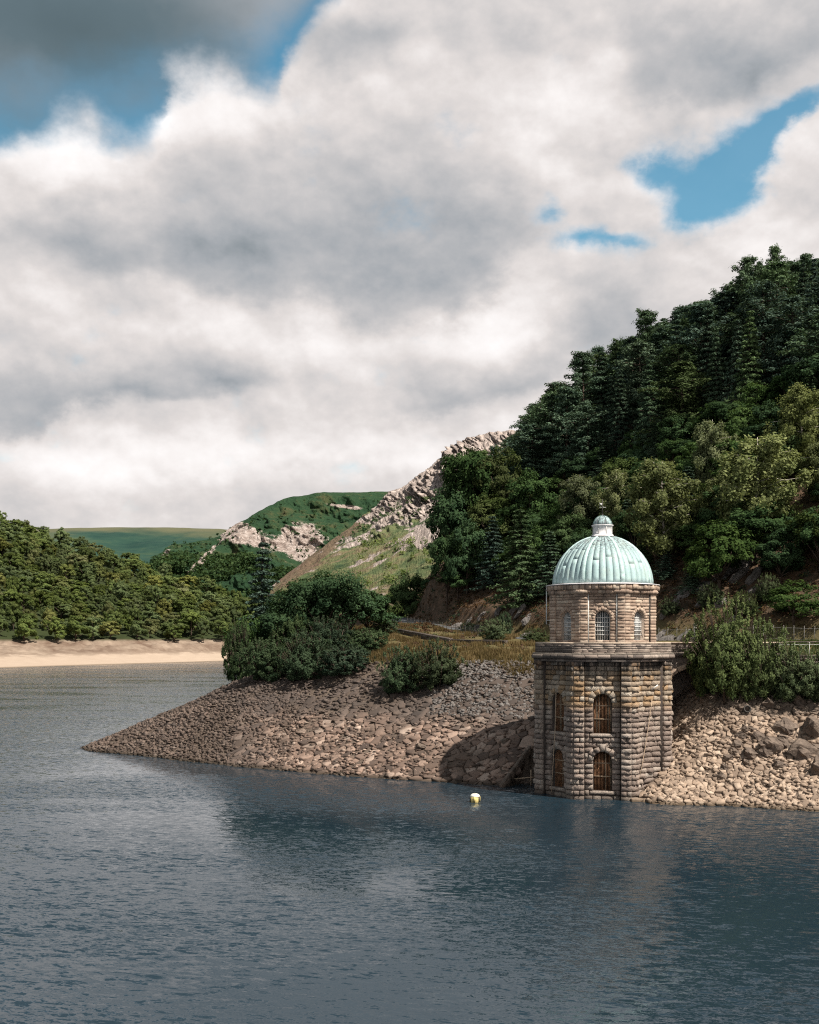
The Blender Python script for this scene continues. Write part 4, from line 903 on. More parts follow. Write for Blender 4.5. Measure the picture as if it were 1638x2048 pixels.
# ------------------------------------------------------------------ stone pitching on the shore
def voronoi_cells(P, cell, rad):
    """P (n,2) -> list of polygons, by clipping with the neighbours' bisectors"""
    grid = {}
    for i, (x, y) in enumerate(P): grid.setdefault((int(x // cell), int(y // cell)), []).append(i)
    out = []
    for i, (x, y) in enumerate(P):
        poly = [(x - rad, y - rad), (x + rad, y - rad), (x + rad, y + rad), (x - rad, y + rad)]
        cx_, cy_ = int(x // cell), int(y // cell); nb = []
        for a in range(-2, 3):
            for b in range(-2, 3): nb += grid.get((cx_ + a, cy_ + b), [])
        nb = sorted((((P[j][0] - x) ** 2 + (P[j][1] - y) ** 2), j) for j in nb if j != i)[:14]
        for _, j in nb:
            mx_, my_ = (x + P[j][0]) / 2, (y + P[j][1]) / 2; nx, ny = P[j][0] - x, P[j][1] - y; q = []
            for a, b in zip(poly, poly[1:] + poly[:1]):
                da = (a[0] - mx_) * nx + (a[1] - my_) * ny; db = (b[0] - mx_) * nx + (b[1] - my_) * ny
                if da <= 0: q.append(a)
                if da * db < 0: t = da / (da - db); q.append((a[0] + (b[0] - a[0]) * t, a[1] + (b[1] - a[1]) * t))
            poly = q
            if len(poly) < 3: break
        if len(poly) >= 3: out.append((i, poly))
    return out
def slabs(x0, x1, y0, y1, sx, sy, keep, hmin, hmax, tilt, seed, lift=0.):
    rg = random.Random(seed); P = []
    ny = int((y1 - y0) / sy); nx = int((x1 - x0) / sx)
    for j in range(ny):
        for i in range(nx):
            if rg.random() < (.10 if (i // 3 * 7 + j // 3 * 13) % 5 else .45): continue
            P.append((x0 + (i + .5 * (j % 2) + rg.uniform(-.42, .42)) * sx, y0 + (j + rg.uniform(-.42, .42)) * sy))
    P = np.array(P); z = terrain(P[:, 0], P[:, 1], False); k = keep(P[:, 0], P[:, 1], z); P = P[k]
    S_ = P * np.array([1, sx / sy]); res = []
    cells_ = voronoi_cells([tuple(p) for p in S_], sx, sx * 1.15)
    allp = []; cnt = []
    for i, poly in cells_: allp += [(a, b * sy / sx) for a, b in poly]; cnt.append(len(poly))
    allp = np.array(allp); o = 0
    cen = np.array([np.mean([(a, b * sy / sx) for a, b in poly], axis=0) for _, poly in cells_]); e = .4
    zc = terrain(cen[:, 0], cen[:, 1], False); gxx = (terrain(cen[:, 0] + e, cen[:, 1], False) - terrain(cen[:, 0] - e, cen[:, 1], False)) / (2 * e); gyy = (terrain(cen[:, 0], cen[:, 1] + e, False) - terrain(cen[:, 0], cen[:, 1] - e, False)) / (2 * e)
    gxx = np.clip(gxx, -.8, .8); gyy = np.clip(gyy, -.8, .8)
    for ci, n in enumerate(cnt):
        poly = allp[o:o + n]; o += n; c = cen[ci]; h = rg.uniform(hmin, hmax) * (1.6 if rg.random() < .08 else 1); tx, ty = rg.uniform(-tilt, tilt), rg.uniform(-tilt, tilt)
        sh = rg.uniform(.86, .99); v = []
        nrm = Vector((-gxx[ci], -gyy[ci], 1)).normalized()
        def pt(p, s, hh):
            d = (p - c) * s; z = zc[ci] + gxx[ci] * d[0] + gyy[ci] * d[1] + tx * d[0] + ty * d[1]
            return (c[0] + d[0] + nrm.x * hh, c[1] + d[1] + nrm.y * hh, z + nrm.z * hh + lift)
        poly = [c + (p - c) * rg.uniform(.86, 1.06) for p in poly]
        v += [pt(p, sh, -.12) for p in poly]; v += [pt(p, sh * rg.uniform(.93, 1.0), h * rg.uniform(.7, .95)) for p in poly]; v += [pt(p, sh * rg.uniform(.74, .9), h * rg.uniform(.95, 1.08)) for p in poly]
        f = [(a, (a + 1) % n, n + (a + 1) % n, n + a) for a in range(n)] + [(n + a, n + (a + 1) % n, 2 * n + (a + 1) % n, 2 * n + a) for a in range(n)] + [tuple(range(2 * n, 3 * n))]
        area = .5 * abs(sum(poly[a][0] * poly[(a + 1) % n][1] - poly[(a + 1) % n][0] * poly[a][1] for a in range(n)))
        res.append((area / c[1] ** 2, v, f, rg.random(), c))
    return res
def keep_left(x, y, z):
    lx = SLOT_A[0] + (y - SLOT_A[1]) / (SLOT_B[1] - SLOT_A[1]) * (SLOT_B[0] - SLOT_A[0])
    tow = (x - TX) ** 2 + (y - TY) ** 2 < 6.2 ** 2
    return (z > -.35) & (z < 8.6) & (x > -19) & (x < 16) & ~((x > lx - .7) & (y < SLOT_B[1] + .7)) & ~tow & (y < 132) & ((x > -8) | (z < 6.3))
def keep_right(x, y, z):
    tow = (x - TX) ** 2 + (y - TY) ** 2 < 6.1 ** 2
    return (z > -.3) & (z < 8.6) & (x > 18) & (x < 48) & ~tow
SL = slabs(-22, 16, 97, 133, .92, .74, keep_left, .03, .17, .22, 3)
SR = slabs(17, 48, 84, 107, .56, .42, keep_right, .03, .19, .30, 4)
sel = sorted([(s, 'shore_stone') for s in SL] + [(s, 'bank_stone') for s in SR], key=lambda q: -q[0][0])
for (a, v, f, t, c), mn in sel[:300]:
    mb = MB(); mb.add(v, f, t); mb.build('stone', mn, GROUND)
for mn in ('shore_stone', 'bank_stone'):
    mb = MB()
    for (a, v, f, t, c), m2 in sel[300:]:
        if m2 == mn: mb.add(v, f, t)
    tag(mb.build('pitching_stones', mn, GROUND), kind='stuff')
# loose rubble, thousands of small lumps
OCT = np.array([(1, 0, 0), (0, 1, 0), (-1, 0, 0), (0, -1, 0), (0, 0, 1), (0, 0, -1), (.75, .75, .5), (-.7, -.7, .55)], float)
def rubble(name, n, x0, x1, y0, y1, keep, smin, smax, mn, seed, flat=.55):
    rs = np.random.RandomState(seed); x = rs.uniform(x0, x1, n); y = rs.uniform(y0, y1, n); z = terrain(x, y); k = keep(x, y, z, rs); x, y, z = x[k], y[k], z[k]; n = len(x)
    s = smin + (smax - smin) * rs.rand(n) ** 2.5
    base = OCT[:6]; fcs = np.array([(0, 1, 4), (1, 2, 4), (2, 3, 4), (3, 0, 4), (1, 0, 5), (2, 1, 5), (3, 2, 5), (0, 3, 5)])
    V = base[None] * (1 + rs.uniform(-.35, .35, (n, 6, 3))) * s[:, None, None] * np.array([1, .8, flat]); V += rs.uniform(-.25, .25, (n, 6, 3)) * s[:, None, None]
    a = rs.uniform(0, 6.28, n); ca, sa = np.cos(a)[:, None], np.sin(a)[:, None]
    X = V[..., 0] * ca - V[..., 1] * sa; Y = V[..., 0] * sa + V[..., 1] * ca
    P = np.stack([X + x[:, None], Y + y[:, None], V[..., 2] + z[:, None] + .12 * s[:, None]], -1).reshape(-1, 3)
    Fc = (fcs[None] + (np.arange(n) * 6)[:, None, None]).reshape(-1, 3)
    o = obj(name, mesh_np(name, P, Fc, {'tint': np.repeat(rs.rand(n), 6)}), mn, GROUND); return tag(o, kind='stuff')
def kl(x, y, z, rs):
    lx = SLOT_A[0] + (y - SLOT_A[1]) / (SLOT_B[1] - SLOT_A[1]) * (SLOT_B[0] - SLOT_A[0])
    return (z > -.2) & (z < 10.6) & ~((x > lx - .3) & (y < SLOT_B[1])) & ((x - TX) ** 2 + (y - TY) ** 2 > 40) & (x < 16)
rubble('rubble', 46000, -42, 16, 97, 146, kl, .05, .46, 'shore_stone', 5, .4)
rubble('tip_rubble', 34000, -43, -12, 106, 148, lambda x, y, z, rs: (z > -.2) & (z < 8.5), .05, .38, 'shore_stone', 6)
rubble('crest_rubble', 7000, 2, 16, 106, 124, lambda x, y, z, rs: (z > 5.5) & (z < 10.9) & ((x - TX) ** 2 + (y - TY) ** 2 > 42), .12, .40, 'grey_rock', 7)
rubble('bank_rubble', 24000, 17, 48, 84, 108, lambda x, y, z, rs: (z > -.2) & (z < 8.5) & ((x - TX) ** 2 + (y - TY) ** 2 > 37), .06, .46, 'bank_stone', 8)
# faceted rocks
def rock_mesh(name, seed, size, strata=None, pts=22):
    rg = random.Random(seed); b = bmesh.new()
    for _ in range(pts):
        d = Vector((rg.gauss(0, 1), rg.gauss(0, 1), rg.gauss(0, 1))).normalized(); d = Vector([max(-.75, min(.75, c)) for c in d]) * rg.uniform(.85, 1.15)
        b.verts.new((d.x * size[0], d.y * size[1], d.z * size[2]))
    r = bmesh.ops.convex_hull(b, input=b.verts); bmesh.ops.delete(b, geom=[e for e in b.verts if not e.link_faces], context='VERTS')
    bmesh.ops.subdivide_edges(b, edges=b.edges[:], cuts=2, use_grid_fill=True); bmesh.ops.triangulate(b, faces=b.faces[:])
    co = np.array([v.co for v in b.verts]); mn_ = min(size); fz = 1.3 / mn_
    d1 = fbm(co[:, 0] * fz + seed, co[:, 1] * fz, co[:, 2] * fz * 1.8, 4, .6) * mn_ * .26
    for v, d in zip(b.verts, d1): v.co += v.co.normalized() * d
    me = bpy.data.meshes.new(name); b.to_mesh(me); b.free(); return me
def rock(px, py, Y, size, seed, m_, rot=(0, 0, 0), name='rock', sink=.3):
    p = at(px, py, Y); o = obj(name, rock_mesh(name, seed, size), m_, GROUND); o.rotation_euler = rot; o.location = (p.x, p.y, tz(p.x, p.y) + size[2] * (.5 - sink)); return o
for i, (px, py, Y, sz, rot) in enumerate([
    (1545, 1500, 94.5, (1.9, 1.2, 1.1), (.3, .5, .3)), (1575, 1475, 96, (1.7, 1.1, 1.0), (.5, .4, .1)), (1610, 1520, 93.5, (2.2, 1.3, 1.3), (.2, .6, -.2)), (1640, 1490, 95, (2.6, 1.4, 1.5), (.4, .6, .2)), (1600, 1455, 98, (1.8, .9, .8), (.3, .7, .2)),
    (1560, 1530, 92.8, (1.2, .7, .6), (.1, .5, .5)), (1640, 1440, 99, (2.0, 1.0, .9), (.3, .6, .1)), (1650, 1550, 91.5, (2.0, 1.1, 1.0), (.2, .5, .1)), (1520, 1480, 95.6, (1.0, .8, .6), (.3, .3, .3)), (1625, 1612, 86.6, (1.3, .7, .5), (0, .1, .2)), (1490, 1606, 89.0, (1.6, .5, .35), (0, .05, .1)), (1540, 1612, 88.0, (1.2, .5, .4), (0, .1, -.1))]):
    sz = tuple(c * .78 for c in sz); rock(px, py, Y - 1.5, sz, 40 + i, 'dark_rock', rot)
rg = random.Random(77)
for i in range(26):
    px = rg.uniform(1490, 1660); py = rg.uniform(1425, 1560); q_ = rg.uniform(.25, .7); rock(px, py, 90.2 + (1610 - py) / 200 * 7.5, (q_ * 1.6, q_, q_ * .8), 300 + i, 'dark_rock', (rg.uniform(0, .5), rg.uniform(0, .6), rg.uniform(-1, 1)))
for i, (px, py, Y) in enumerate([(1440, 1560, 91.6), (1449, 1547, 92.2), (1458, 1537, 92.8), (1466, 1527, 93.3), (1474, 1518, 93.8), (1484, 1510, 94.3), (1492, 1500, 94.8)]):
    rock(px, py, Y, (.42, .5, .42), 70 + i, 'dark_rock', (0, .3, .6), 'kerb_stone', .2)
rock(845, 1465, 109.5, (.9, .7, .35), 81, 'dark_rock', (0, .2, .3)); rock(1012, 1476, 106.2, (.7, .6, .4), 82, 'dark_rock', (0, .1, .7))
mb = MB(); pe = at(1492, 1446, 96.4); mb.lathe([(.30, -.5), (.34, .25), (.24, .27), (.22, -.45)], 14); o = mb.build('drain_pipe_mouth', 'dark_iron'); o.location = (pe.x, pe.y - .2, tz(pe.x, pe.y) + .25); o.rotation_euler = (R(75), 0, 0)
tag(o, 'dark round drain opening in the stone bank beyond the tower', 'drain')
# grey strata slabs on the hill side beyond the fence and above the road
rg = random.Random(9)
for i in range(34):
    px = rg.uniform(1315, 1540) if i < 22 else rg.uniform(900, 1060); py = rg.uniform(1185, 1250) if i < 22 else rg.uniform(1190, 1250)
    Y = 118 + (1265 - py) / 90 * 14 if i < 22 else 168 - (px - 900) * .17 + (1250 - py) * .16
    rock(px, py, Y, (rg.uniform(1.2, 2.4) * (1 if i < 22 else .8), rg.uniform(.5, .9), rg.uniform(.35, .7)), 100 + i, 'grey_rock', (rg.uniform(.1, .5), R(-38) + rg.uniform(-.25, .2), rg.uniform(-.3, .5)), 'rock', .25)

# ------------------------------------------------------------------ kerb and steps in the slot beside the tower
SA, SB = Vector((*SLOT_A, .15)), Vector((*SLOT_B, tz(SLOT_B[0] - 1, SLOT_B[1]) + .1))
SK = empty('slot_kerb', (SA.x, SA.y, 0)); tag(SK, 'sloping stone kerb edging the dark slot beside the tower', 'kerb')
d = SB - SA; n_ = 8; u = d.normalized(); side = u.cross(Vector((0, 0, 1))).normalized(); up = side.cross(u)
for i in range(n_):
    p0, p1 = SA + d * (i / n_) - Vector((SA.x, SA.y, 0)), SA + d * ((i + .97) / n_) - Vector((SA.x, SA.y, 0)); j = rng.uniform(-.03, .03)
    mb = MB(); mb.add([p + side * a + up * (b + j) for p in (p0, p1) for a, b in ((-.2, -.9), (.12, -.9), (.12, .12), (-.2, .12))], [(3, 2, 1, 0), (4, 5, 6, 7), (0, 1, 5, 4), (1, 2, 6, 5), (2, 3, 7, 6), (3, 0, 4, 7)], rng.random()); mb.build('kerb_stone', 'dark_rock', SK)
WS = empty('stone_steps', (10.5, 102.5, 0)); tag(WS, 'dark stone steps in the slot between tower and stone slope', 'steps')
for i in range(7):
    mb = MB(); mb.box((.3 + i * .22, .2 + i * .5, -.1 + i * .42), (3.4 - i * .3, .8, .9), 0, .2); mb.build('step', 'dark_rock', WS)
mb = MB(); p0 = at(1028, 1558, 101.0); p1 = at(1072, 1554, 100.5); mb.tube([p0, p1], .06, 6); mb.tube([at(1062, 1540, 100.6), at(1062, 1575, 100.6)], .05, 6); tag(mb.build('slot_rail', 'rust_pale'), 'thin weathered rail across the slot at the tower foot', 'rail')

LS = empty('landing_ledge', (20.4, 90.6, 0)); tag(LS, 'flat pale stone landing ledge at the tower foot beside the water', 'ledge')
for i, (x, y, w_, d_, z) in enumerate(((-1.3, .9, 1.5, 1.3, .20), (.2, .6, 1.5, 1.4, .22), (1.6, .3, 1.4, 1.5, .17), (-.9, 1.9, 1.6, 1.1, .42), (.7, 1.8, 1.7, 1.2, .40))):
    v, f = rock_quad(lambda uu, zz, nn: Vector((x + uu, y + zz, z - .12 + nn)), [(-w_ / 2, -d_ / 2), (w_ / 2, -d_ / 2), (w_ / 2, d_ / 2), (-w_ / 2, d_ / 2)], .05, back=-.7, edge=.10); mb = MB(); mb.add(v, f, rng.uniform(.6, .95)); mb.build('slab', 'bank_stone', LS)

# ------------------------------------------------------------------ road, low walls, fences
pl = []
for a, b in zip(cl_pts[:-1], cl_pts[1:]):
    for t in np.linspace(0, 1, 9)[:-1]: pl.append(a.lerp(b, t))
v = []; f = []
for i, p in enumerate(pl):
    dr = (pl[min(i + 1, len(pl) - 1)] - pl[max(0, i - 1)]); dr.z = 0; dr.normalize(); nn = Vector((-dr.y, dr.x, 0)); zz = p.z - .05
    v += [p.xy.to_3d() + nn * 2.4 + Vector((0, 0, zz)), p.xy.to_3d() - nn * 2.4 + Vector((0, 0, zz)), p.xy.to_3d() + nn * 2.4 + Vector((0, 0, zz - .6)), p.xy.to_3d() - nn * 2.4 + Vector((0, 0, zz - .6))]
for i in range(len(pl) - 1): a = i * 4; b = a + 4; f += [(a, a + 1, b + 1, b), (a + 2, a, b, b + 2), (a + 1, a + 3, b + 3, b + 1)]
tag(obj('road', mesh_np('road', [tuple(q) for q in v], f), 'asphalt'), 'grey asphalt road curving behind the trees', 'road', kind='structure')
def fence(name, pts, h, step, label, cat, m_='fence_iron', picket=.14, big=(), rails=(.12, .95), pr=.03, group=None):
    pts = [Vector(p) for p in pts]; o0 = pts[0]; E = empty(name, o0); tag(E, label, cat, group)
    L = [0]
    for a, b in zip(pts[:-1], pts[1:]): L.append(L[-1] + (b - a).length)
    def P(s):
        for i in range(len(pts) - 1):
            if s <= L[i + 1] + 1e-6: return pts[i].lerp(pts[i + 1], (s - L[i]) / max(1e-6, L[i + 1] - L[i])) - o0
        return pts[-1] - o0
    pm = MB(); pm.tube([(0, 0, -.3), (0, 0, h + .05)], pr, 6); pm.lathe([(pr, h + .04), (pr * 2, h + .1), (pr * .5, h + .18)], 8); pmesh = pm.mesh('post')
    n = max(1, int(round(L[-1] / step)))
    for i in range(n + 1):
        q = obj('post', pmesh, m_, E); q.location = P(L[-1] * i / n)
    for r_ in rails:
        mb = MB(); mb.tube([P(L[-1] * i / n) + Vector((0, 0, h * r_)) for i in range(n + 1)], .022, 5); mb.build('rail', m_, E)
    if picket:
        mb = MB(); k = int(L[-1] / picket)
        for i in range(k): q = P(L[-1] * (i + .5) / k); mb.tube([q + Vector((0, 0, h * rails[0])), q + Vector((0, 0, h * rails[-1]))], .010, 3, cap=False)
        tag(mb.build('pickets', m_, E), kind='stuff')
    return E
def road_edge(px, Y, py=1284): p = at(px, py, Y); return (p.x, p.y, max(p.z, tz(p.x, p.y)))
FE = fence('iron_fence', [road_edge(1300, 116), road_edge(1390, 113), road_edge(1450, 111), road_edge(1540, 108.5), road_edge(1640, 105.5), road_edge(1760, 102)], 1.32, 1.0, 'weathered iron picket fence with round-topped posts along the road above the bridge', 'fence')
mb = MB(); mb.box((0, 0, .75), (.26, .26, 2.0), 0, .6); mb.lathe([(.2, 1.74), (.22, 1.8), (.04, 1.95)], 10); o = mb.build('gate_post', 'fence_iron'); o.location = road_edge(1390, 112.7); tag(o, 'stout pale gate post rising above the iron fence', 'post')
gp = at(1378, 1283, 112.4); mb = MB(); mb.lathe([(.62, 0), (.58, .3), (.4, .62), (.1, .78)], 10); o = mb.build('stone_hump', 'dark_rock'); o.location = (gp.x, gp.y + 1.2, tz(gp.x, gp.y + 1.2) - .05); o.scale = (1, .7, 1.1); tag(o, 'dark rounded stone beside the gate post behind the fence', 'stone')
FR = fence('guard_rail', [at(1530, 1306, 100.5), at(1640, 1306, 99.0), at(1740, 1306, 98)], .78, 1.32, 'low white tubular guard rail above the mossy ledge', 'rail', 'iron_white', None, (), (.98,), .028)
def low_wall(name, p0, p1, h, th, label, m_='parapet_stone', lo=.5, hi=1.2, ch=.28):
    p0, p1 = Vector(p0), Vector(p1); E = empty(name, p0); tag(E, label, 'wall'); d = p1 - p0; L = d.length; du = d.normalized(); nn = Vector((du.y, -du.x, 0)).normalized()
    mb = MB(); q = [Vector((0, 0, -.8)), d + Vector((0, 0, -.8)), d + Vector((0, 0, h)), Vector((0, 0, h))]; mb.add([a - nn * .02 for a in q] + [a - nn * th for a in q], [(0, 1, 2, 3), (7, 6, 5, 4), (3, 2, 6, 7), (0, 4, 5, 1), (1, 5, 6, 2), (4, 0, 3, 7)], .3); core_ = mb.build('wall_core', 'mortar', E)
    mb = MB(); z = -.6
    while z < h - .05:
        zb = min(h, z + ch * rng.uniform(.8, 1.2)); xs = split(0, L, lo, hi)
        for a, b in zip(xs[:-1], xs[1:]): v, f = rock_quad(lambda uu, zz, n2: du * uu + Vector((0, 0, zz)) + nn * n2, [(a, z), (b, z), (b, zb), (a, zb)], .08, nv=2); mb.add(v, f, rng.uniform(0, .6))
        z = zb
    tag(mb.build('small_stones', m_, core_), kind='stuff'); return E
low_wall('ledge_wall', at(1470, 1322, 101.2), at(1780, 1322, 96.5), .55, .5, 'dark stone retaining wall below the white guard rail')
low_wall('roadside_wall', at(1395, 1290, 111.5), at(1780, 1290, 100.5), .35, .4, 'dark low wall along the foot of the iron fence')
def gpt(px, py, Y): p = at(px, py, Y); return (p.x, p.y, tz(p.x, p.y) - .1)
low_wall('field_wall', gpt(795, 1283, 150), gpt(900, 1285, 141), .7, .5, 'low dark dry-stone wall crossing the dry grass nearer the headland trees')
low_wall('field_wall', gpt(902, 1285, 141), gpt(1010, 1289, 133), .6, .5, 'low dark dry-stone wall crossing the dry grass nearer the tower')
fence('roadside_fence', [gpt(815, 1250, 183), gpt(850, 1255, 173), gpt(900, 1262, 161), gpt(960, 1270, 148)], 1.1, 2.2, 'thin dark roadside fence at the bend of the road', 'fence', 'dark_iron', .25, (), (.25, .6, .95), .05)

# ------------------------------------------------------------------ buoy
bp = on_water(950, 1604); B = empty('mooring_buoy', (bp.x, bp.y, 0)); tag(B, 'small white and yellow mooring buoy floating beside the tower', 'buoy')
mb = MB(); mb.lathe([(.30, -.25), (.40, -.05), (.42, .16), (.42, .42), (.36, .46)], 20); mb.build('float_body', 'yellow_buoy', B, True)
mb = MB(); mb.lathe([(.41, .43), (.40, .52), (.33, .62), (.2, .69), (.04, .71)], 20); mb.build('cap', 'buoy_top', B, True)
for k in range(6):
    a = k * math.pi / 3 + .35; mb = MB(); mb.box((.40 * math.cos(a), .40 * math.sin(a), .24), (.09, .16, .42), a); mb.build('fender', 'dark_iron' if k % 2 else 'yellow_buoy', B)
mb = MB(); mb.tube([(.06 * math.cos(t) , 0, .75 + .07 * math.sin(t)) for t in np.linspace(0, math.pi * 2, 9)], .015, 5); mb.build('mooring_ring', 'dark_iron', B)

# ------------------------------------------------------------------ vegetation
def leaf_mesh(name, clumps, size, aspect, rs, up=.35, out=.8, rand=.7, shell=.55, matname=None, cen=None, cw=0.):
    """clumps: (centre, radii, count, tint). Each leaf is a small folded-out rhombus, thickest near the clump's skin"""
    Cn = np.concatenate([np.repeat(np.array([c[0]], float), c[2], 0) for c in clumps]); Rd = np.concatenate([np.repeat(np.array([c[1]], float), c[2], 0) for c in clumps])
    T = np.concatenate([np.full(c[2], c[3]) for c in clumps]); n = len(Cn)
    d = rs.normal(size=(n, 3)); d /= np.linalg.norm(d, axis=1)[:, None]
    rr = (shell + (1 - shell) * rs.rand(n)) * (1 + .25 * rs.normal(size=n) * .5)
    P = Cn + d * Rd * rr[:, None]
    if cen is not None: dc = P - np.array(cen); dc /= np.linalg.norm(dc, axis=1)[:, None] + 1e-6
    else: dc = 0
    N = dc * cw + d / Rd * Rd.mean(1)[:, None] * out + np.array([0, 0, up]) + rs.normal(size=(n, 3)) * rand; N /= np.linalg.norm(N, axis=1)[:, None]
    A = np.cross(N, rs.normal(size=(n, 3))); A /= np.linalg.norm(A, axis=1)[:, None]; B_ = np.cross(N, A)
    s = size * (.6 + .8 * rs.rand(n)); A *= (s * .5)[:, None]; B_ *= (s * .5 * aspect)[:, None]
    V = np.stack([P - A, P - B_ + A * .15, P + A, P + B_ - A * .1], 1).reshape(-1, 3)
    Fc = np.arange(4 * n).reshape(n, 4)
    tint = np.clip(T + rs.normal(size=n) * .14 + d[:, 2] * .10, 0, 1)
    me = mesh_np(name, V, Fc, {'tint': np.repeat(tint, 4)})
    if matname: me.materials.append(M[matname])
    return me
def trunk_mesh(name, limbs, matname):
    mb = MB()
    for pts, rad in limbs: mb.tube(pts, rad, 6)
    me = mb.mesh(name); me.materials.append(M[matname]); return me
def broadleaf(seed, h, w, leaf, nleaf, m_, base=.12, bark='bark', nclump=46, lob=5):
    rs = np.random.RandomState(seed); cl = []; limbs = []
    lobes = [(np.array([0, 0, h * (base + .5 * (1 - base))]), np.array([w * .36, w * .36, h * (1 - base) * .46]))]
    for i in range(lob):
        a = 6.28 * i / lob + rs.uniform(-.5, .5); rr = w * rs.uniform(.20, .34)
        lobes.append((np.array([math.cos(a) * rr, math.sin(a) * rr, h * (base + rs.uniform(.22, .72) * (1 - base))]), np.array([1, 1, .82]) * w * rs.uniform(.17, .27)))
    tot = nclump * (lob + 3) // 3; per = max(6, nleaf // tot)
    for li, (c, r) in enumerate(lobes):
        k = nclump if li == 0 else tot // (lob + 1)
        for _ in range(k):
            d = rs.normal(size=3); d /= np.linalg.norm(d); d[2] = d[2] if d[2] > -.5 else -d[2]
            cc = c + d * r * rs.uniform(.72, 1.05); cr = w * rs.uniform(.055, .105)
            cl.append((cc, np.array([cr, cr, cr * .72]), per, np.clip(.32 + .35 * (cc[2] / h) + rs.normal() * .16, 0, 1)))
    limbs.append(([(0, 0, -.6), (.02 * h, 0, h * .2), (0, .02 * h, h * .45), (0, 0, h * .72)], [h * .026, h * .022, h * .015, h * .005]))
    for c, r in lobes[1:]: limbs.append(([(0, 0, h * .18), tuple(c * np.array([.5, .5, .72])), tuple(c)], [h * .014, h * .010, h * .004]))
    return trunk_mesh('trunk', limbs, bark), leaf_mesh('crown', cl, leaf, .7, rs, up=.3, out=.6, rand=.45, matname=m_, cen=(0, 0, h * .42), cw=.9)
def birch(seed, h, w, leaf, nleaf):
    rs = np.random.RandomState(seed); cl = []; limbs = [([(0, 0, -.6), (.02 * h, 0, h * .3), (-.01 * h, .01 * h, h * .6), (0, 0, h * .95)], [h * .015, h * .012, h * .008, h * .002])]
    nb = 26; per = nleaf // (nb * 5)
    for i in range(nb):
        t = .22 + .74 * i / nb; a = i * 2.4 + rs.uniform(-.4, .4); L = w * .5 * (math.sin(min(1, (t - .1) / .55) * math.pi / 2) * (1 - max(0, t - .55) ** 1.3 * 1.7)) * rs.uniform(.75, 1.1)
        p0 = np.array([0, 0, h * t * .92]); p2 = p0 + np.array([math.cos(a) * L, math.sin(a) * L, h * .075 * rs.uniform(.4, 1.4)]); pm = (p0 + p2) / 2 + np.array([0, 0, h * .03])
        limbs.append(([tuple(p0), tuple(pm), tuple(p2)], [h * .005, h * .0035, h * .0015]))
        for j in range(5):
            c = p0 + (p2 - p0) * (.35 + .17 * j) + rs.normal(size=3) * w * .035; c[2] -= h * .02 * j * .5
            r = w * rs.uniform(.08, .13); cl.append((c, np.array([r, r, r * 1.1]), per, np.clip(.5 + rs.normal() * .18 + .15 * (t - .5), 0, 1)))
    return trunk_mesh('trunk', limbs, 'birch_bark'), leaf_mesh('crown', cl, leaf, .6, rs, up=.15, out=.5, rand=.6, shell=.3, matname='birch', cen=(0, 0, h * .45), cw=.8)
def pine(seed, h, w, leaf, nleaf, m_='pine', start=.22, shape='pine'):
    rs = np.random.RandomState(seed); cl = []; limbs = [([(0, 0, -.8), (.012 * h, 0, h * .35), (0, .01 * h, h * .7), (0, 0, h * .985)], [h * .018, h * .015, h * .009, h * .002])]
    lay = 13 if shape == 'pine' else 19; items = []
    for i in range(lay):
        t = i / (lay - 1); z = h * (start + (.97 - start) * t ** .95)
        if shape == 'pine': L = w * .5 * math.sqrt(max(0, 1 - (abs(t - .32) / .70) ** 2.2)) * (.72 + .28 * math.sin(t * 11 + seed)) * (.75 + .5 * rs.rand()) + w * .04
        else: L = w * .5 * (1 - t) ** .85 * rs.uniform(.85, 1.1) + w * .02
        nb = rs.randint(4, 7) if shape == 'pine' else rs.randint(6, 9)
        a0 = rs.uniform(0, 6.28)
        for b in range(nb):
            a = a0 + 6.28 * b / nb + rs.uniform(-.3, .3); LL = L * rs.uniform(.65, 1.15)
            dz = h * .02 * rs.uniform(-.4, 1.2) if shape == 'pine' else -LL * .30
            e = np.array([math.cos(a) * LL, math.sin(a) * LL, z + dz]); limbs.append(([(0, 0, z - h * .01), tuple(e * np.array([.55, .55, 1])), tuple(e)], [h * .005, h * .003, h * .001]))
            npd = 3 if shape == 'pine' else 4
            for k in range(npd):
                f_ = (.45 + .55 * k / (npd - 1)) if shape == 'pine' else (.25 + .75 * k / (npd - 1)); c = np.array([0, 0, z]) * (1 - f_) + e * f_ + rs.normal(size=3) * np.array([1, 1, .4]) * w * .02
                rr = (w * rs.uniform(.085, .15) if shape == 'pine' else max(w * .03, w * .11 * (1 - t * .6))) * (1.1 - .3 * f_)
                items.append((c, np.array([rr, rr, rr * (.52 if shape == 'pine' else .42)]), t))
    if shape == 'pine':
        for _ in range(8): items.append((np.array([rs.normal() * w * .07, rs.normal() * w * .07, h * rs.uniform(.86, 1.0)]), np.array([w * .07, w * .07, w * .09]), 1.))
    per = max(6, nleaf // len(items))
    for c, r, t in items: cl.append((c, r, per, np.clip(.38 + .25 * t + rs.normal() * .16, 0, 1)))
    return trunk_mesh('trunk', limbs, 'bark'), leaf_mesh('crown', cl, leaf, .45, rs, up=.7, out=.55, rand=.45, shell=.35, matname=m_, cen=(0, 0, h * .4), cw=.5)
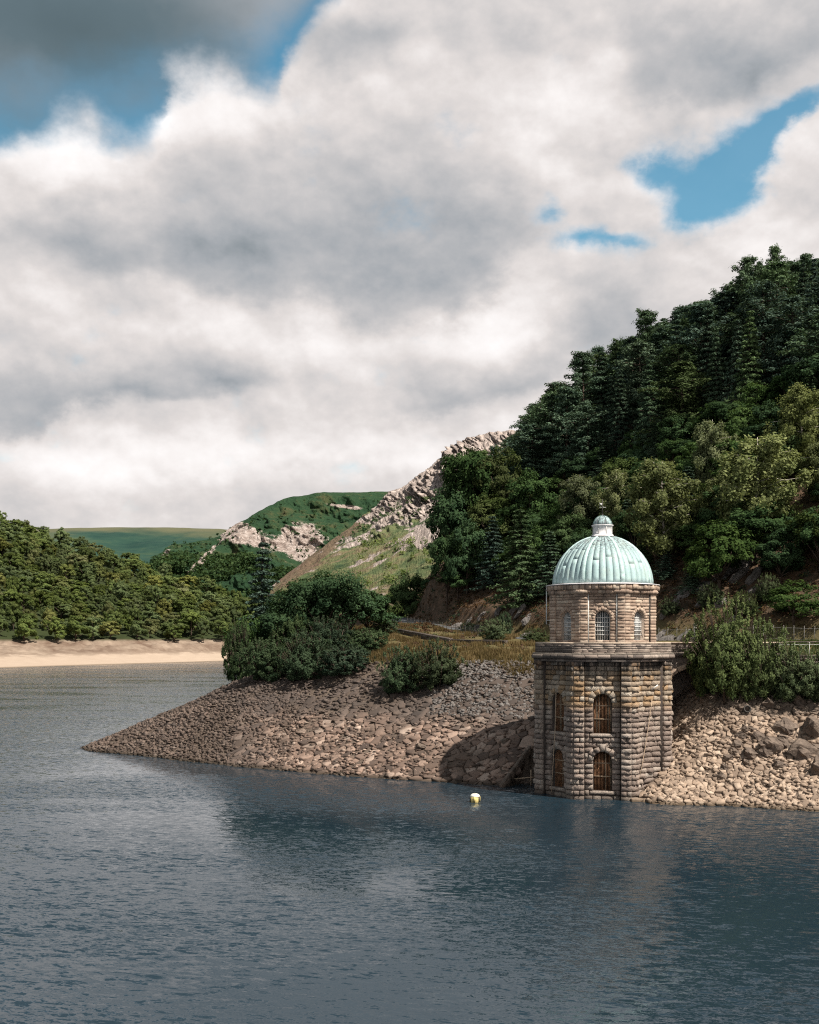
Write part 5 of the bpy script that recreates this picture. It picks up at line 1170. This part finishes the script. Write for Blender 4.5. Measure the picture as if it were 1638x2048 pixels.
def bush(seed, h, w, leaf, nleaf, m_, lob=9):
    rs = np.random.RandomState(seed); cl = []; limbs = []; k = 26; per = nleaf // (lob * k)
    for i in range(lob):
        a = 6.28 * i / lob + rs.uniform(-.4, .4); rr = w * (rs.uniform(.15, .34) if i else 0); top = h * (rs.uniform(.55, .98) if i else 1.0)
        c = np.array([math.cos(a) * rr, math.sin(a) * rr, top * .52]); r = np.array([w * rs.uniform(.15, .21), w * rs.uniform(.15, .21), top * .50])
        limbs.append(([(c[0] * .25, c[1] * .25, -.4), tuple(c * np.array([.7, .7, .6])), (c[0], c[1], top * .85)], [.09, .06, .02]))
        for _ in range(k):
            d = rs.normal(size=3); d /= np.linalg.norm(d); cc = c + d * r * rs.uniform(.65, 1.03); cc[2] = max(cc[2], h * .04); q = w * rs.uniform(.04, .07)
            cl.append((cc, np.array([q, q, q * .85]), per, np.clip(.30 + .40 * cc[2] / h + rs.normal() * .15, 0, 1)))
    for _ in range(70):                                  # loose shoots that break the outline
        a = rs.uniform(0, 6.28); e = rs.uniform(.15, 1.4); rr = rs.uniform(.85, 1.12); p = np.array([math.cos(a) * math.cos(e) * w * .44 * rr, math.sin(a) * math.cos(e) * w * .44 * rr, h * (.42 + .58 * math.sin(e) * rr)])
        cl.append((p, np.array([w * .018, w * .018, w * .05]), per // 3, .75)); limbs.append(([tuple(p * .7), tuple(p * .9), tuple(p * 1.04)], [.03, .02, .008]))
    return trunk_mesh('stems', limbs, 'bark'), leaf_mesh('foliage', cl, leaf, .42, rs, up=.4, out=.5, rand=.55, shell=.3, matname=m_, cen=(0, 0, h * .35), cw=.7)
def plant(name, var, loc, sc, rz, label, cat, group=None, parts=('trunk', 'crown'), lean=(0, 0)):
    E = empty(name, loc, rz); E.scale = sc if hasattr(sc, '__len__') else (sc, sc, sc); E.rotation_euler = (lean[0], lean[1], rz); tag(E, label, cat, group)
    obj(parts[0], var[0], None, E); obj(parts[1], var[1], None, E); return E
UNIT = 10.0
V_HILL = [broadleaf(200 + i, 13, 13, .62, 7200, 'hill_oak', .05, nclump=26) for i in range(5)]
V_OAK = [broadleaf(220 + i, 12, 12, .42, 8500, 'oak_dark', .12, nclump=40) for i in range(3)]
V_GREEN = [broadleaf(230 + i, 12, 12, .42, 8000, 'oak', .08, nclump=40) for i in range(2)]
V_BIRCH = [birch(240 + i, 14, 9, .36, 17000) for i in range(3)]
V_PINE = [pine(250 + i, 17, 9.5, .46, 11000, start=.14) for i in range(5)]
V_SPR = [pine(260 + i, 16, 8, .40, 14000, 'spruce', .06, 'spruce') for i in range(2)]
V_BUSH = [bush(270 + i, 5, 7, .21, 21000, 'willow') for i in range(2)]
V_BUSHD = [bush(280 + i, 5, 7, .22, 20000, 'willow_dark') for i in range(2)]
V_BIG = broadleaf(290, 11, 15, .34, 17000, 'oak_dark', .06, nclump=60, lob=7)
rg = random.Random(21)
# woods on the far shore
cells_ = []
LZ = LP[..., 2]
cand = []
for j in range(LP.shape[0]):
    for i in range(LP.shape[1]):
        if LV[j, i] > .19: cand.append(LP[j, i])
cand = np.array(cand); order = np.random.RandomState(3).permutation(len(cand)); chosen = []
gridc = {}
for q in order:
    p = cand[q]; pxx, pyy = CX + p[0] / p[1] * F, HZ - (p[2] - CAMZ) / p[1] * F
    if pxx < -70 or pxx > 560: continue
    c = (int(p[0] // 10), int(p[1] // 13)); ok = True
    for a in (-1, 0, 1):
        for b in (-1, 0, 1):
            for r_ in gridc.get((c[0] + a, c[1] + b), ()):
                if ((r_[0] - p[0]) / 9.0) ** 2 + ((r_[1] - p[1]) / 12.5) ** 2 < 1: ok = False
    if ok: gridc.setdefault(c, []).append(p); chosen.append(p)
chosen.sort(key=lambda p: p[1])
print('far shore trees', len(chosen))
def far_tree(p, i): return rg.choice(V_HILL), (rg.choice((.65, .85, 1.0, 1.25)) * rg.uniform(.9, 1.1),) * 2 + (rg.uniform(.7, 1.25),)
for i, p in enumerate(chosen[:300]):
    v_, s_ = far_tree(p, i); plant('broadleaf_tree', v_, (p[0], p[1], p[2] - .5), s_, rg.uniform(0, 6.28), 'leafy tree in the sunlit wood on the far shore above the sandy beach', 'tree', 'trees on the far wooded shore')
for i, p in enumerate(chosen[300:]):
    v_, s_ = far_tree(p, i); o = obj('distant_woods', v_[1]); o.location = (p[0], p[1], p[2] - .5); o.scale = s_; o.rotation_euler = (0, 0, rg.uniform(0, 6.28)); tag(o, 'unbroken wood over the crest of the far shore hill', 'woods', kind='stuff')
# forest on the near hill
def put(name, var, px, Y, top_py, w_px, h0, w0, label, cat='tree', group=None, base_py=None, parts=('trunk', 'crown'), sink=.2, lean=(0, 0), rz=None):
    X = (px - CX) / F * Y; z = tz(X, Y) - sink
    if base_py is not None: z = CAMZ - (base_py - HZ) / F * Y
    zt = CAMZ - (top_py - HZ) / F * Y; h = max(1.0, zt - z); w = w_px / F * Y
    return plant(name, var, (X, Y, z), (w / w0, w / w0, h / h0), rg.uniform(0, 6.28) if rz is None else rz, label, cat, group, parts, lean)
def hit(px, py):
    """where the line of sight through a point of the hillside meets the ground"""
    Y = np.arange(100, 240, .5); X = (px - CX) / F * Y; zr = CAMZ - (py - HZ) / F * Y; zt = terrain(X, Y); k = np.where(zt >= zr)[0]
    return float(Y[k[0]]) if len(k) else None
def put2(name, var, px, base, top, w_px, h0, w0, label, far=196, **kw):
    Y = hit(px, base)
    if Y is None: Y = far
    return put(name, var, px, Y, top, w_px, h0, w0, label, **kw)
def proj(x, y, z): return CX + x / y * F, HZ - (z - CAMZ) / y * F
spots = []; cand = []
for _ in range(9000):
    Y = rg.uniform(118, 232); X = rg.uniform(0, 100); cand.append((X, Y))
cz = terrain([c[0] for c in cand], [c[1] for c in cand])
SKY = ([830, 880, 930, 1000, 1040, 1075, 1120, 1140, 1180, 1230, 1300, 1370, 1440, 1480, 1540, 1640, 1800], [1150, 960, 905, 890, 862, 800, 760, 715, 700, 690, 660, 610, 600, 540, 530, 520, 470])
placed = []
for (X, Y), z in zip(cand, cz):
    px, py = proj(X, Y, z)
    if px < 905 or px > 1720 or z < 23 or py > np.interp(px, [900, 1000, 1100, 1300, 1450, 1640], [1120, 1040, 1000, 930, 860, 815]): continue
    h = rg.uniform(12.5, 17.5)
    if z < 27: h *= .75
    lim = np.interp(px, *SKY); top = proj(X, Y, z + h)[1]
    if top < lim - 6:
        h = z * 0 + (CAMZ + (HZ - lim) * Y / F) - z
        if h < 7: continue
    if any((a - X) ** 2 + (b - Y) ** 2 < 4.6 ** 2 for a, b in placed): continue
    placed.append((X, Y)); spots.append((X, Y, z, h, px, py))
print('near forest', len(spots))
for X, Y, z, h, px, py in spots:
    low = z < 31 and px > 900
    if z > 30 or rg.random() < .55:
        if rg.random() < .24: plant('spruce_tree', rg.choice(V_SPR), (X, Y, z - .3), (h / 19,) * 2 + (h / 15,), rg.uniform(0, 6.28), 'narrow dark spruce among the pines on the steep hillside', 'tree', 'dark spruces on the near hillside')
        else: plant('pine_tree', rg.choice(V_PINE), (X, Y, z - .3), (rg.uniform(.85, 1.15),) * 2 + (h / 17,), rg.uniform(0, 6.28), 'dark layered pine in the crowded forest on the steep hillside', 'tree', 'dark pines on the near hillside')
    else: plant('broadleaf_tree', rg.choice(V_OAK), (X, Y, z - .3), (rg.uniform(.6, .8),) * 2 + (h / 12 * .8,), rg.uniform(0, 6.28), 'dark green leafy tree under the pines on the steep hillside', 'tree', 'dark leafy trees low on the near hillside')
# understorey on the lower slope
under = []
for _ in range(4000):
    Y = rg.uniform(118, 190); X = rg.uniform(8, 66); z = 0
    if any((a - X) ** 2 + (b - Y) ** 2 < 3.4 ** 2 for a, b in under): continue
    z = tz(X, Y); px, py = proj(X, Y, z)
    if px < 900 or px > 1690 or z < 19 or py > np.interp(px, [880, 1000, 1100, 1300, 1400, 1560, 1700], [1215, 1160, 1180, 1150, 1125, 1140, 1170]) or py < np.interp(px, [900, 1000, 1100, 1300, 1450, 1640], [1115, 1035, 995, 925, 855, 810]): continue
    under.append((X, Y)); h = rg.uniform(4.5, 8.5)
    v_ = rg.choice([V_OAK[0], V_OAK[1], V_OAK[2], V_OAK[0], V_GREEN[0], V_SPR[0]])
    plant('young_spruce' if v_ is V_SPR[0] else 'broadleaf_tree', v_, (X, Y, z - .2), (h / 12 * rg.uniform(.9, 1.3),) * 2 + (h / (16 if v_ is V_SPR[0] else 12),), rg.uniform(0, 6.28), 'small spruce in the understorey below the birches' if v_ is V_SPR[0] else ('low fresh green understorey tree below the birches' if v_ is V_GREEN[0] else 'low dark understorey tree below the birches'), 'tree', 'understorey trees below the birches')
print('understorey', len(under))
# crest pines that stand out against the sky
for px, Y, top, w, vr, lab in ((1292, 188, 622, 90, V_PINE[4], 'lone pointed conifer top standing above the forest skyline'), (1497, 176, 516, 95, V_PINE[0], 'bushy dark pine crowning the skyline beside a bare-topped larch'), (1550, 174, 496, 78, V_PINE[1], 'thin bare-topped larch rising above the forest crest'),
                               (1612, 172, 508, 80, V_PINE[2], 'rounded pine at the crest beside the bare-topped larch'), (1100, 199, 790, 95, V_PINE[1], 'dark pine at the low end of the forest skyline above the cliff'), (1165, 195, 706, 110, V_PINE[3], 'broad pine with drooping plates where the skyline steps up')):
    put('pine_tree' if vr in V_PINE else 'conifer_tree', vr, px, Y, top, w, 17 if vr in V_PINE else 16, 9.5 if vr in V_PINE else 8, lab)
# olive birches
for i, (px, base, top, w, lab) in enumerate(((1160, 1100, 942, 100, 'olive birch behind the dome on the shoulder of the slope'), (1232, 1090, 932, 80, 'slim olive birch directly above the weather vane'), (1325, 1150, 910, 150, 'broad olive birch with drooping twigs beside the dome'),
        (1425, 1010, 830, 90, 'pale greyish birch with visible white limbs among dark pines'), (1515, 1110, 862, 180, 'largest olive birch, wide crowned and tawny, on the hillside'), (1605, 960, 765, 120, 'yellowish birch high among the pines over the widest birch'), (1440, 1080, 945, 80, 'small olive birch tucked against the widest birch'), (1640, 1020, 880, 90, 'olive birch at the road end of the slope'))):
    put2('birch_tree', V_BIRCH[i % 3], px, base, top, w, 14, 9, lab)
# greener broadleaved trees lower down
for i, (px, base, top, w, v_, lab) in enumerate(((1440, 1185, 1035, 160, V_GREEN[0], 'fresh green leafy tree low on the slope above the fence'), (1560, 1170, 1070, 120, V_OAK[1], 'dark green leafy tree above the rock slabs'), (1588, 1262, 1158, 130, V_GREEN[1], 'bright green round bush tree just behind the iron fence'),
        (1640, 1150, 1010, 140, V_OAK[0], 'shaded leafy tree over the road end of the fence'), (940, 1105, 888, 150, V_OAK[2], 'dark spreading oak overhanging the end of the spur'), (1005, 1060, 895, 130, V_GREEN[0], 'mid green oak crown beside the spreading oak at the cliff edge'), (905, 1150, 965, 120, V_OAK[0], 'dark oak at the nose of the wooded spur'), (1060, 1090, 940, 130, V_OAK[1], 'dark leafy tree below the forest edge at the spur'), (985, 1125, 985, 120, V_GREEN[1], 'green leafy tree half way up the wooded spur'), (895, 1215, 1060, 90, V_OAK[2], 'low dark tree at the foot of the wooded spur'), (935, 1190, 1040, 100, V_OAK[1], 'dark tree above the heather bank of the spur'), (1120, 1120, 1000, 110, V_OAK[0], 'dark leafy tree behind the dome by the first birch'), (1270, 1120, 1010, 90, V_OAK[2], 'dark leafy tree half hidden by the dome'))):
    put2('broadleaf_tree', v_, px, base, top, w, 12, 12, lab)
for i, (px, base, top, w, lab) in enumerate(((1040, 1215, 1015, 130, 'wide grey-green young spruce above the road bank'), (985, 1175, 1030, 90, 'grey-green young spruce with tiered branches by the spur'), (1100, 1190, 1060, 95, 'grey-green spruce just behind the drum wall'), (1385, 1185, 1125, 70, 'small pale spruce on the rock slabs beside the drum'), (1330, 1160, 1080, 60, 'small dark spruce behind the dome base'))):
    put2('spruce_tree', V_SPR[i % 2], px, base, top, w, 16, 8, lab)
# headland trees and bushes
put('spruce_tree', V_SPR[0], 526, 148, 1080, 125, 16, 8, 'ragged tall spruce standing over the headland trees')
for px, Y, top, w, v_, lab in ((640, 143, 1142, 200, V_BIG, 'large domed dark green tree in the middle of the headland'), (590, 145, 1158, 140, V_OAK[1], 'dark tree pressed between the spruce and the domed tree'), (695, 144, 1165, 130, V_OAK[2], 'dark tree on the road side of the domed headland tree'), (735, 148, 1178, 130, V_OAK[1], 'smaller dark tree beside the large domed headland tree'), (505, 146, 1225, 110, V_OAK[0], 'dark tree overhanging the water at the headland edge'), (560, 141, 1215, 120, V_OAK[2], 'dark tree between the spruce and the large domed tree')):
    put('broadleaf_tree', v_, px, Y, top, w, 11 if v_ is V_BIG else 12, 15 if v_ is V_BIG else 12, lab)
for px, Y, top, w, v_, lab in ((820, 212, 1140, 100, V_OAK[0], 'dark rounded tree beyond the road bend'), (870, 208, 1150, 80, V_OAK[2], 'dark tree against the spur beyond the road bend'), (755, 205, 1185, 60, V_OAK[1], 'small dark tree by the road before the cliff slope'), (790, 222, 1175, 70, V_OAK[1], 'small tree behind the road bend trees')):
    put('broadleaf_tree', v_, px, Y, top, w, 12, 12, lab)
for i, (px, Y, top, w, v_, lab) in enumerate(((655, 137, 1236, 130, V_BUSHD[1], 'dense shrub filling the space under the domed headland tree'), (735, 134, 1258, 110, V_BUSHD[0], 'dense dark shrub under the tree on the road side of the clump'), (590, 139, 1232, 120, V_BUSHD[0], 'dense shrub under the tree next to the ragged spruce'), (478, 139.5, 1245, 75, V_BUSHD[1], 'dark shrub hanging over the water at the headland tip'), (530, 134, 1278, 130, V_BUSHD[0], 'dark willow shrub at the base of the ragged spruce'), (610, 131, 1268, 130, V_BUSHD[1], 'grey-green willow shrub in front of the large domed tree'), (690, 128, 1290, 130, V_BUSHD[0], 'wide low willow shrub beside the dry grass'),
        (800, 121, 1296, 110, V_BUSHD[1], 'dark rounded willow bush on the stone slope'), (875, 119.5, 1284, 130, V_BUSH[0], 'paler willow bush paired with the dark rounded one on the stone slope'), (765, 150, 1238, 80, V_BUSH[1], 'brownish green shrub below the road at the dry grass'), (700, 142, 1262, 90, V_BUSHD[0], 'low dark shrub under the smaller headland tree'),
        (990, 140, 1238, 75, V_BUSH[1], 'yellow-green bush below the heather bank by the road'), (1068, 131, 1258, 70, V_BUSH[0], 'yellow-green bush against the tower balcony'), (935, 158, 1245, 40, V_BUSHD[1], 'tiny dark bush on the heather bank'), (1010, 150, 1225, 36, V_BUSHD[0], 'tiny dark bush among bank rocks'))):
    put('willow_bush', v_, px, Y, top, w, 5, 7, lab, 'bush', None, None, ('stems', 'foliage'))
for i, (px, Y, top, base, w, v_, lab) in enumerate(((1452, 98.0, 1204, 1398, 180, V_BUSH[0], 'tall pale willow bush in front of the footbridge'), (1530, 97.6, 1248, 1404, 140, V_BUSH[1], 'middle willow bush spilling from the tall one on the bank'), (1590, 96.8, 1295, 1406, 130, V_BUSH[0], 'low willow bush below the white guard rail'), (1645, 96.3, 1300, 1410, 110, V_BUSH[1], 'low bush at the end of the bank below the ledge wall'), (1402, 99.5, 1300, 1385, 60, V_BUSHD[0], 'dark shrub in the shade of the footbridge arch'))):
    put('willow_bush', v_, px, Y, top, w, 5, 7, lab, 'bush', None, base, ('stems', 'foliage'))
for px, base, top, w, v_, lab in ((1338, 1238, 1195, 50, V_BUSH[0], 'small green shrub among the rock slabs nearest the drum'), (1420, 1215, 1168, 60, V_BUSH[1], 'green shrub on the rock slabs above the fence'), (1488, 1238, 1185, 70, V_BUSH[0], 'spreading green shrub at the foot of the rock slabs'), (1535, 1205, 1150, 60, V_BUSH[1], 'upright green shrub between the slabs and the bright round bush')):
    put2('hill_shrub', v_, px, base, top, w, 5, 7, lab, cat='bush', parts=('stems', 'foliage'))
# heather and grass: too many to count
def tufts(name, n, x0, x1, y0, y1, keep, hmin, hmax, mn, seed, label, cat, blades=7, spread=.18, droop=.5):
    rs = np.random.RandomState(seed); x = rs.uniform(x0, x1, n); y = rs.uniform(y0, y1, n); z = terrain(x, y); k = keep(x, y, z); x, y, z = x[k], y[k], z[k]; n = len(x)
    m = n * blades; bx = np.repeat(x, blades) + rs.normal(size=m) * spread; by = np.repeat(y, blades) + rs.normal(size=m) * spread; bz = np.repeat(z, blades) - .04; h = np.repeat(hmin + (hmax - hmin) * rs.rand(n), blades) * (.6 + .6 * rs.rand(m))
    a = rs.uniform(0, 6.28, m); le = h * droop * rs.rand(m); wd = .035 + .04 * rs.rand(m); dx_, dy_ = np.cos(a), np.sin(a)
    V = np.stack([np.stack([bx - dy_ * wd, by + dx_ * wd, bz], -1), np.stack([bx + dy_ * wd, by - dx_ * wd, bz], -1), np.stack([bx + dx_ * le, by + dy_ * le, bz + h], -1)], 1).reshape(-1, 3)
    t = np.clip(np.repeat(np.clip(.45 + .6 * fbm(x / 3, y / 3, 7, 4), 0, 1) * .7 + rs.rand(n) * .3, blades * 3) + .1 * rs.normal(size=m * 3), 0, 1)
    o = obj(name, mesh_np(name, V, np.arange(3 * m).reshape(m, 3), {'tint': t}), mn); return tag(o, label, cat, kind='stuff')
gn = lambda x, y: fbm(x / 4, y / 4, 2, 3)
tufts('dry_grass', 13000, -8, 18, 116, 160, lambda x, y, z: (z + gn(x, y) * .9 > 10.4) & (z < 15.2) & ((z < 12.1) | (gn(x * 2, y * 2 + 9) > .35)) & ((x - TX) ** 2 + (y - TY) ** 2 > 45), .3, .65, 'dry_grass', 31, 'tall golden dry grass on the headland beside the tower', 'grass', 8)
tufts('ledge_grass', 2500, 28, 46, 98, 108, lambda x, y, z: z > 10.2, .15, .4, 'willow', 32, 'short mossy grass on the ledge above the bank', 'grass', 6)
def heathers(name, n, keep, smin, smax, mn, seed, label):
    rs = np.random.RandomState(seed); x = rs.uniform(-7, 60, n); y = rs.uniform(108, 226, n); z = terrain(x, y); k = keep(x, y, z); x, y, z = x[k], y[k], z[k]
    cl = [((a, b, c + .1), np.array([s, s, s * .6]), 22, t) for a, b, c, s, t in zip(x, y, z, rs.uniform(smin, smax, len(x)), rs.rand(len(x)))]
    o = obj(name, leaf_mesh(name, cl, .24, .5, rs, up=.6, matname=mn)); return tag(o, label, 'heather', kind='stuff')
heathers('heather', 15000, lambda x, y, z: (z > 14.3) & (z < 27) & (gn(x, y) > -.35) & (road_near(x, y)[0] > 2.8), .25, .7, 'heather', 33, 'brown heather covering the bank above the road')
heathers('rough_heather', 5000, lambda x, y, z: (z > 11.9) & (z < 15.5) & (x < 20) & (gn(x * 1.5 + 20, y * 1.5) > -.05) & (road_near(x, y)[0] > 2.6), .25, .6, 'heather', 36, 'brown heather patches in the dry grass below the road')
heathers('green_tussocks', 2000, lambda x, y, z: (z > 10.6) & (z < 15) & (x < 20) & (gn(x * 1.5 - 20, y * 1.5) > .2), .2, .5, 'willow', 37, 'green tussocks in the dry grass beside the tower')
heathers('bracken', 5000, lambda x, y, z: (z > 14) & (z < 32) & (gn(x + 50, y) > .05) & (road_near(x, y)[0] > 2.8), .25, .7, 'willow_dark', 34, 'green bracken patches on the bank above the road')
heathers('hill_bracken', 3600, lambda x, y, z: (x > 22) & (z > 13.6) & (z < 30) & (gn(x + 31, y + 7) > -.12) & (road_near(x, y)[0] > 2.8), .35, .8, 'oak', 38, 'fresh green bracken on the slope behind the iron fence')
heathers('undergrowth', 1500, lambda x, y, z: (z > 24) & (z < 45), .6, 1.3, 'oak_dark', 35, 'dark undergrowth beneath the hillside trees')
# small vegetation on the far slopes
def scatter_far(name, Pg, keepf, n, smin, smax, mn, seed, label, k=26, leaf=1.2):
    rs = np.random.RandomState(seed); Q = Pg.reshape(-1, 3); px, py = px_of(Q); kk = np.where(keepf(px, py, Q))[0]; kk = kk[rs.randint(0, len(kk), n)]
    cl = []
    for i in kk:
        s = smin + (smax - smin) * rs.rand() ** 2; p = Q[i] + rs.normal(size=3) * np.array([3, 3, 0]); cl.append(((p[0], p[1], p[2] + s * .5), np.array([s, s, s * .9]), k, rs.rand()))
    o = obj(name, leaf_mesh(name, cl, leaf, .8, rs, up=.5, matname=mn)); return tag(o, label, 'shrubs', kind='stuff')
cragP = MIDP[0]; clP = CLP[0]
scatter_far('crag_woods', cragP, lambda px, py, Q: (px > 290) & (px < 680) & (py > np.interp(px, [300, 340, 400, 470, 520, 560, 600, 680], [1130, 1105, 1118, 1112, 1118, 1108, 1132, 1150])) & (vnoise(Q[:, 0] / 60, Q[:, 1] / 60) > -.55) & (np.abs((py - 1125) + 1.1 * (px - 400)) > 9) & ~((px > 535) & (px < 660) & (py < 1140)), 2600, 3, 6.5, 'oak', 41, 'woods clothing the foot of the quarried crag hill', 22, 2.6)
scatter_far('crag_scrub', cragP, lambda px, py, Q: (px > 330) & (px < 800) & (py > 1000), 380, 1.5, 4, 'oak_dark', 42, 'dark scrub dotted over the crag hill', 14, 2.2)
scatter_far('cliff_scrub', clP, lambda px, py, Q: (px > 600) & (px < 960) & (vnoise(Q[:, 0] / 45, Q[:, 1] / 45, 3) > -.1) & (py - np.interp(px, [560, 740, 1040], [1152, 1022, 862]) > 18), 620, .7, 2.6, 'oak', 43, 'green scrub dotted over the slope below the cliff', 18, .9)
scatter_far('cliff_bushes', clP, lambda px, py, Q: (px > 720) & (px < 900) & (py > 1080), 110, 1.8, 3.6, 'hill_oak', 44, 'pale green birches and bushes low on the cliff slope', 40, 1.0)
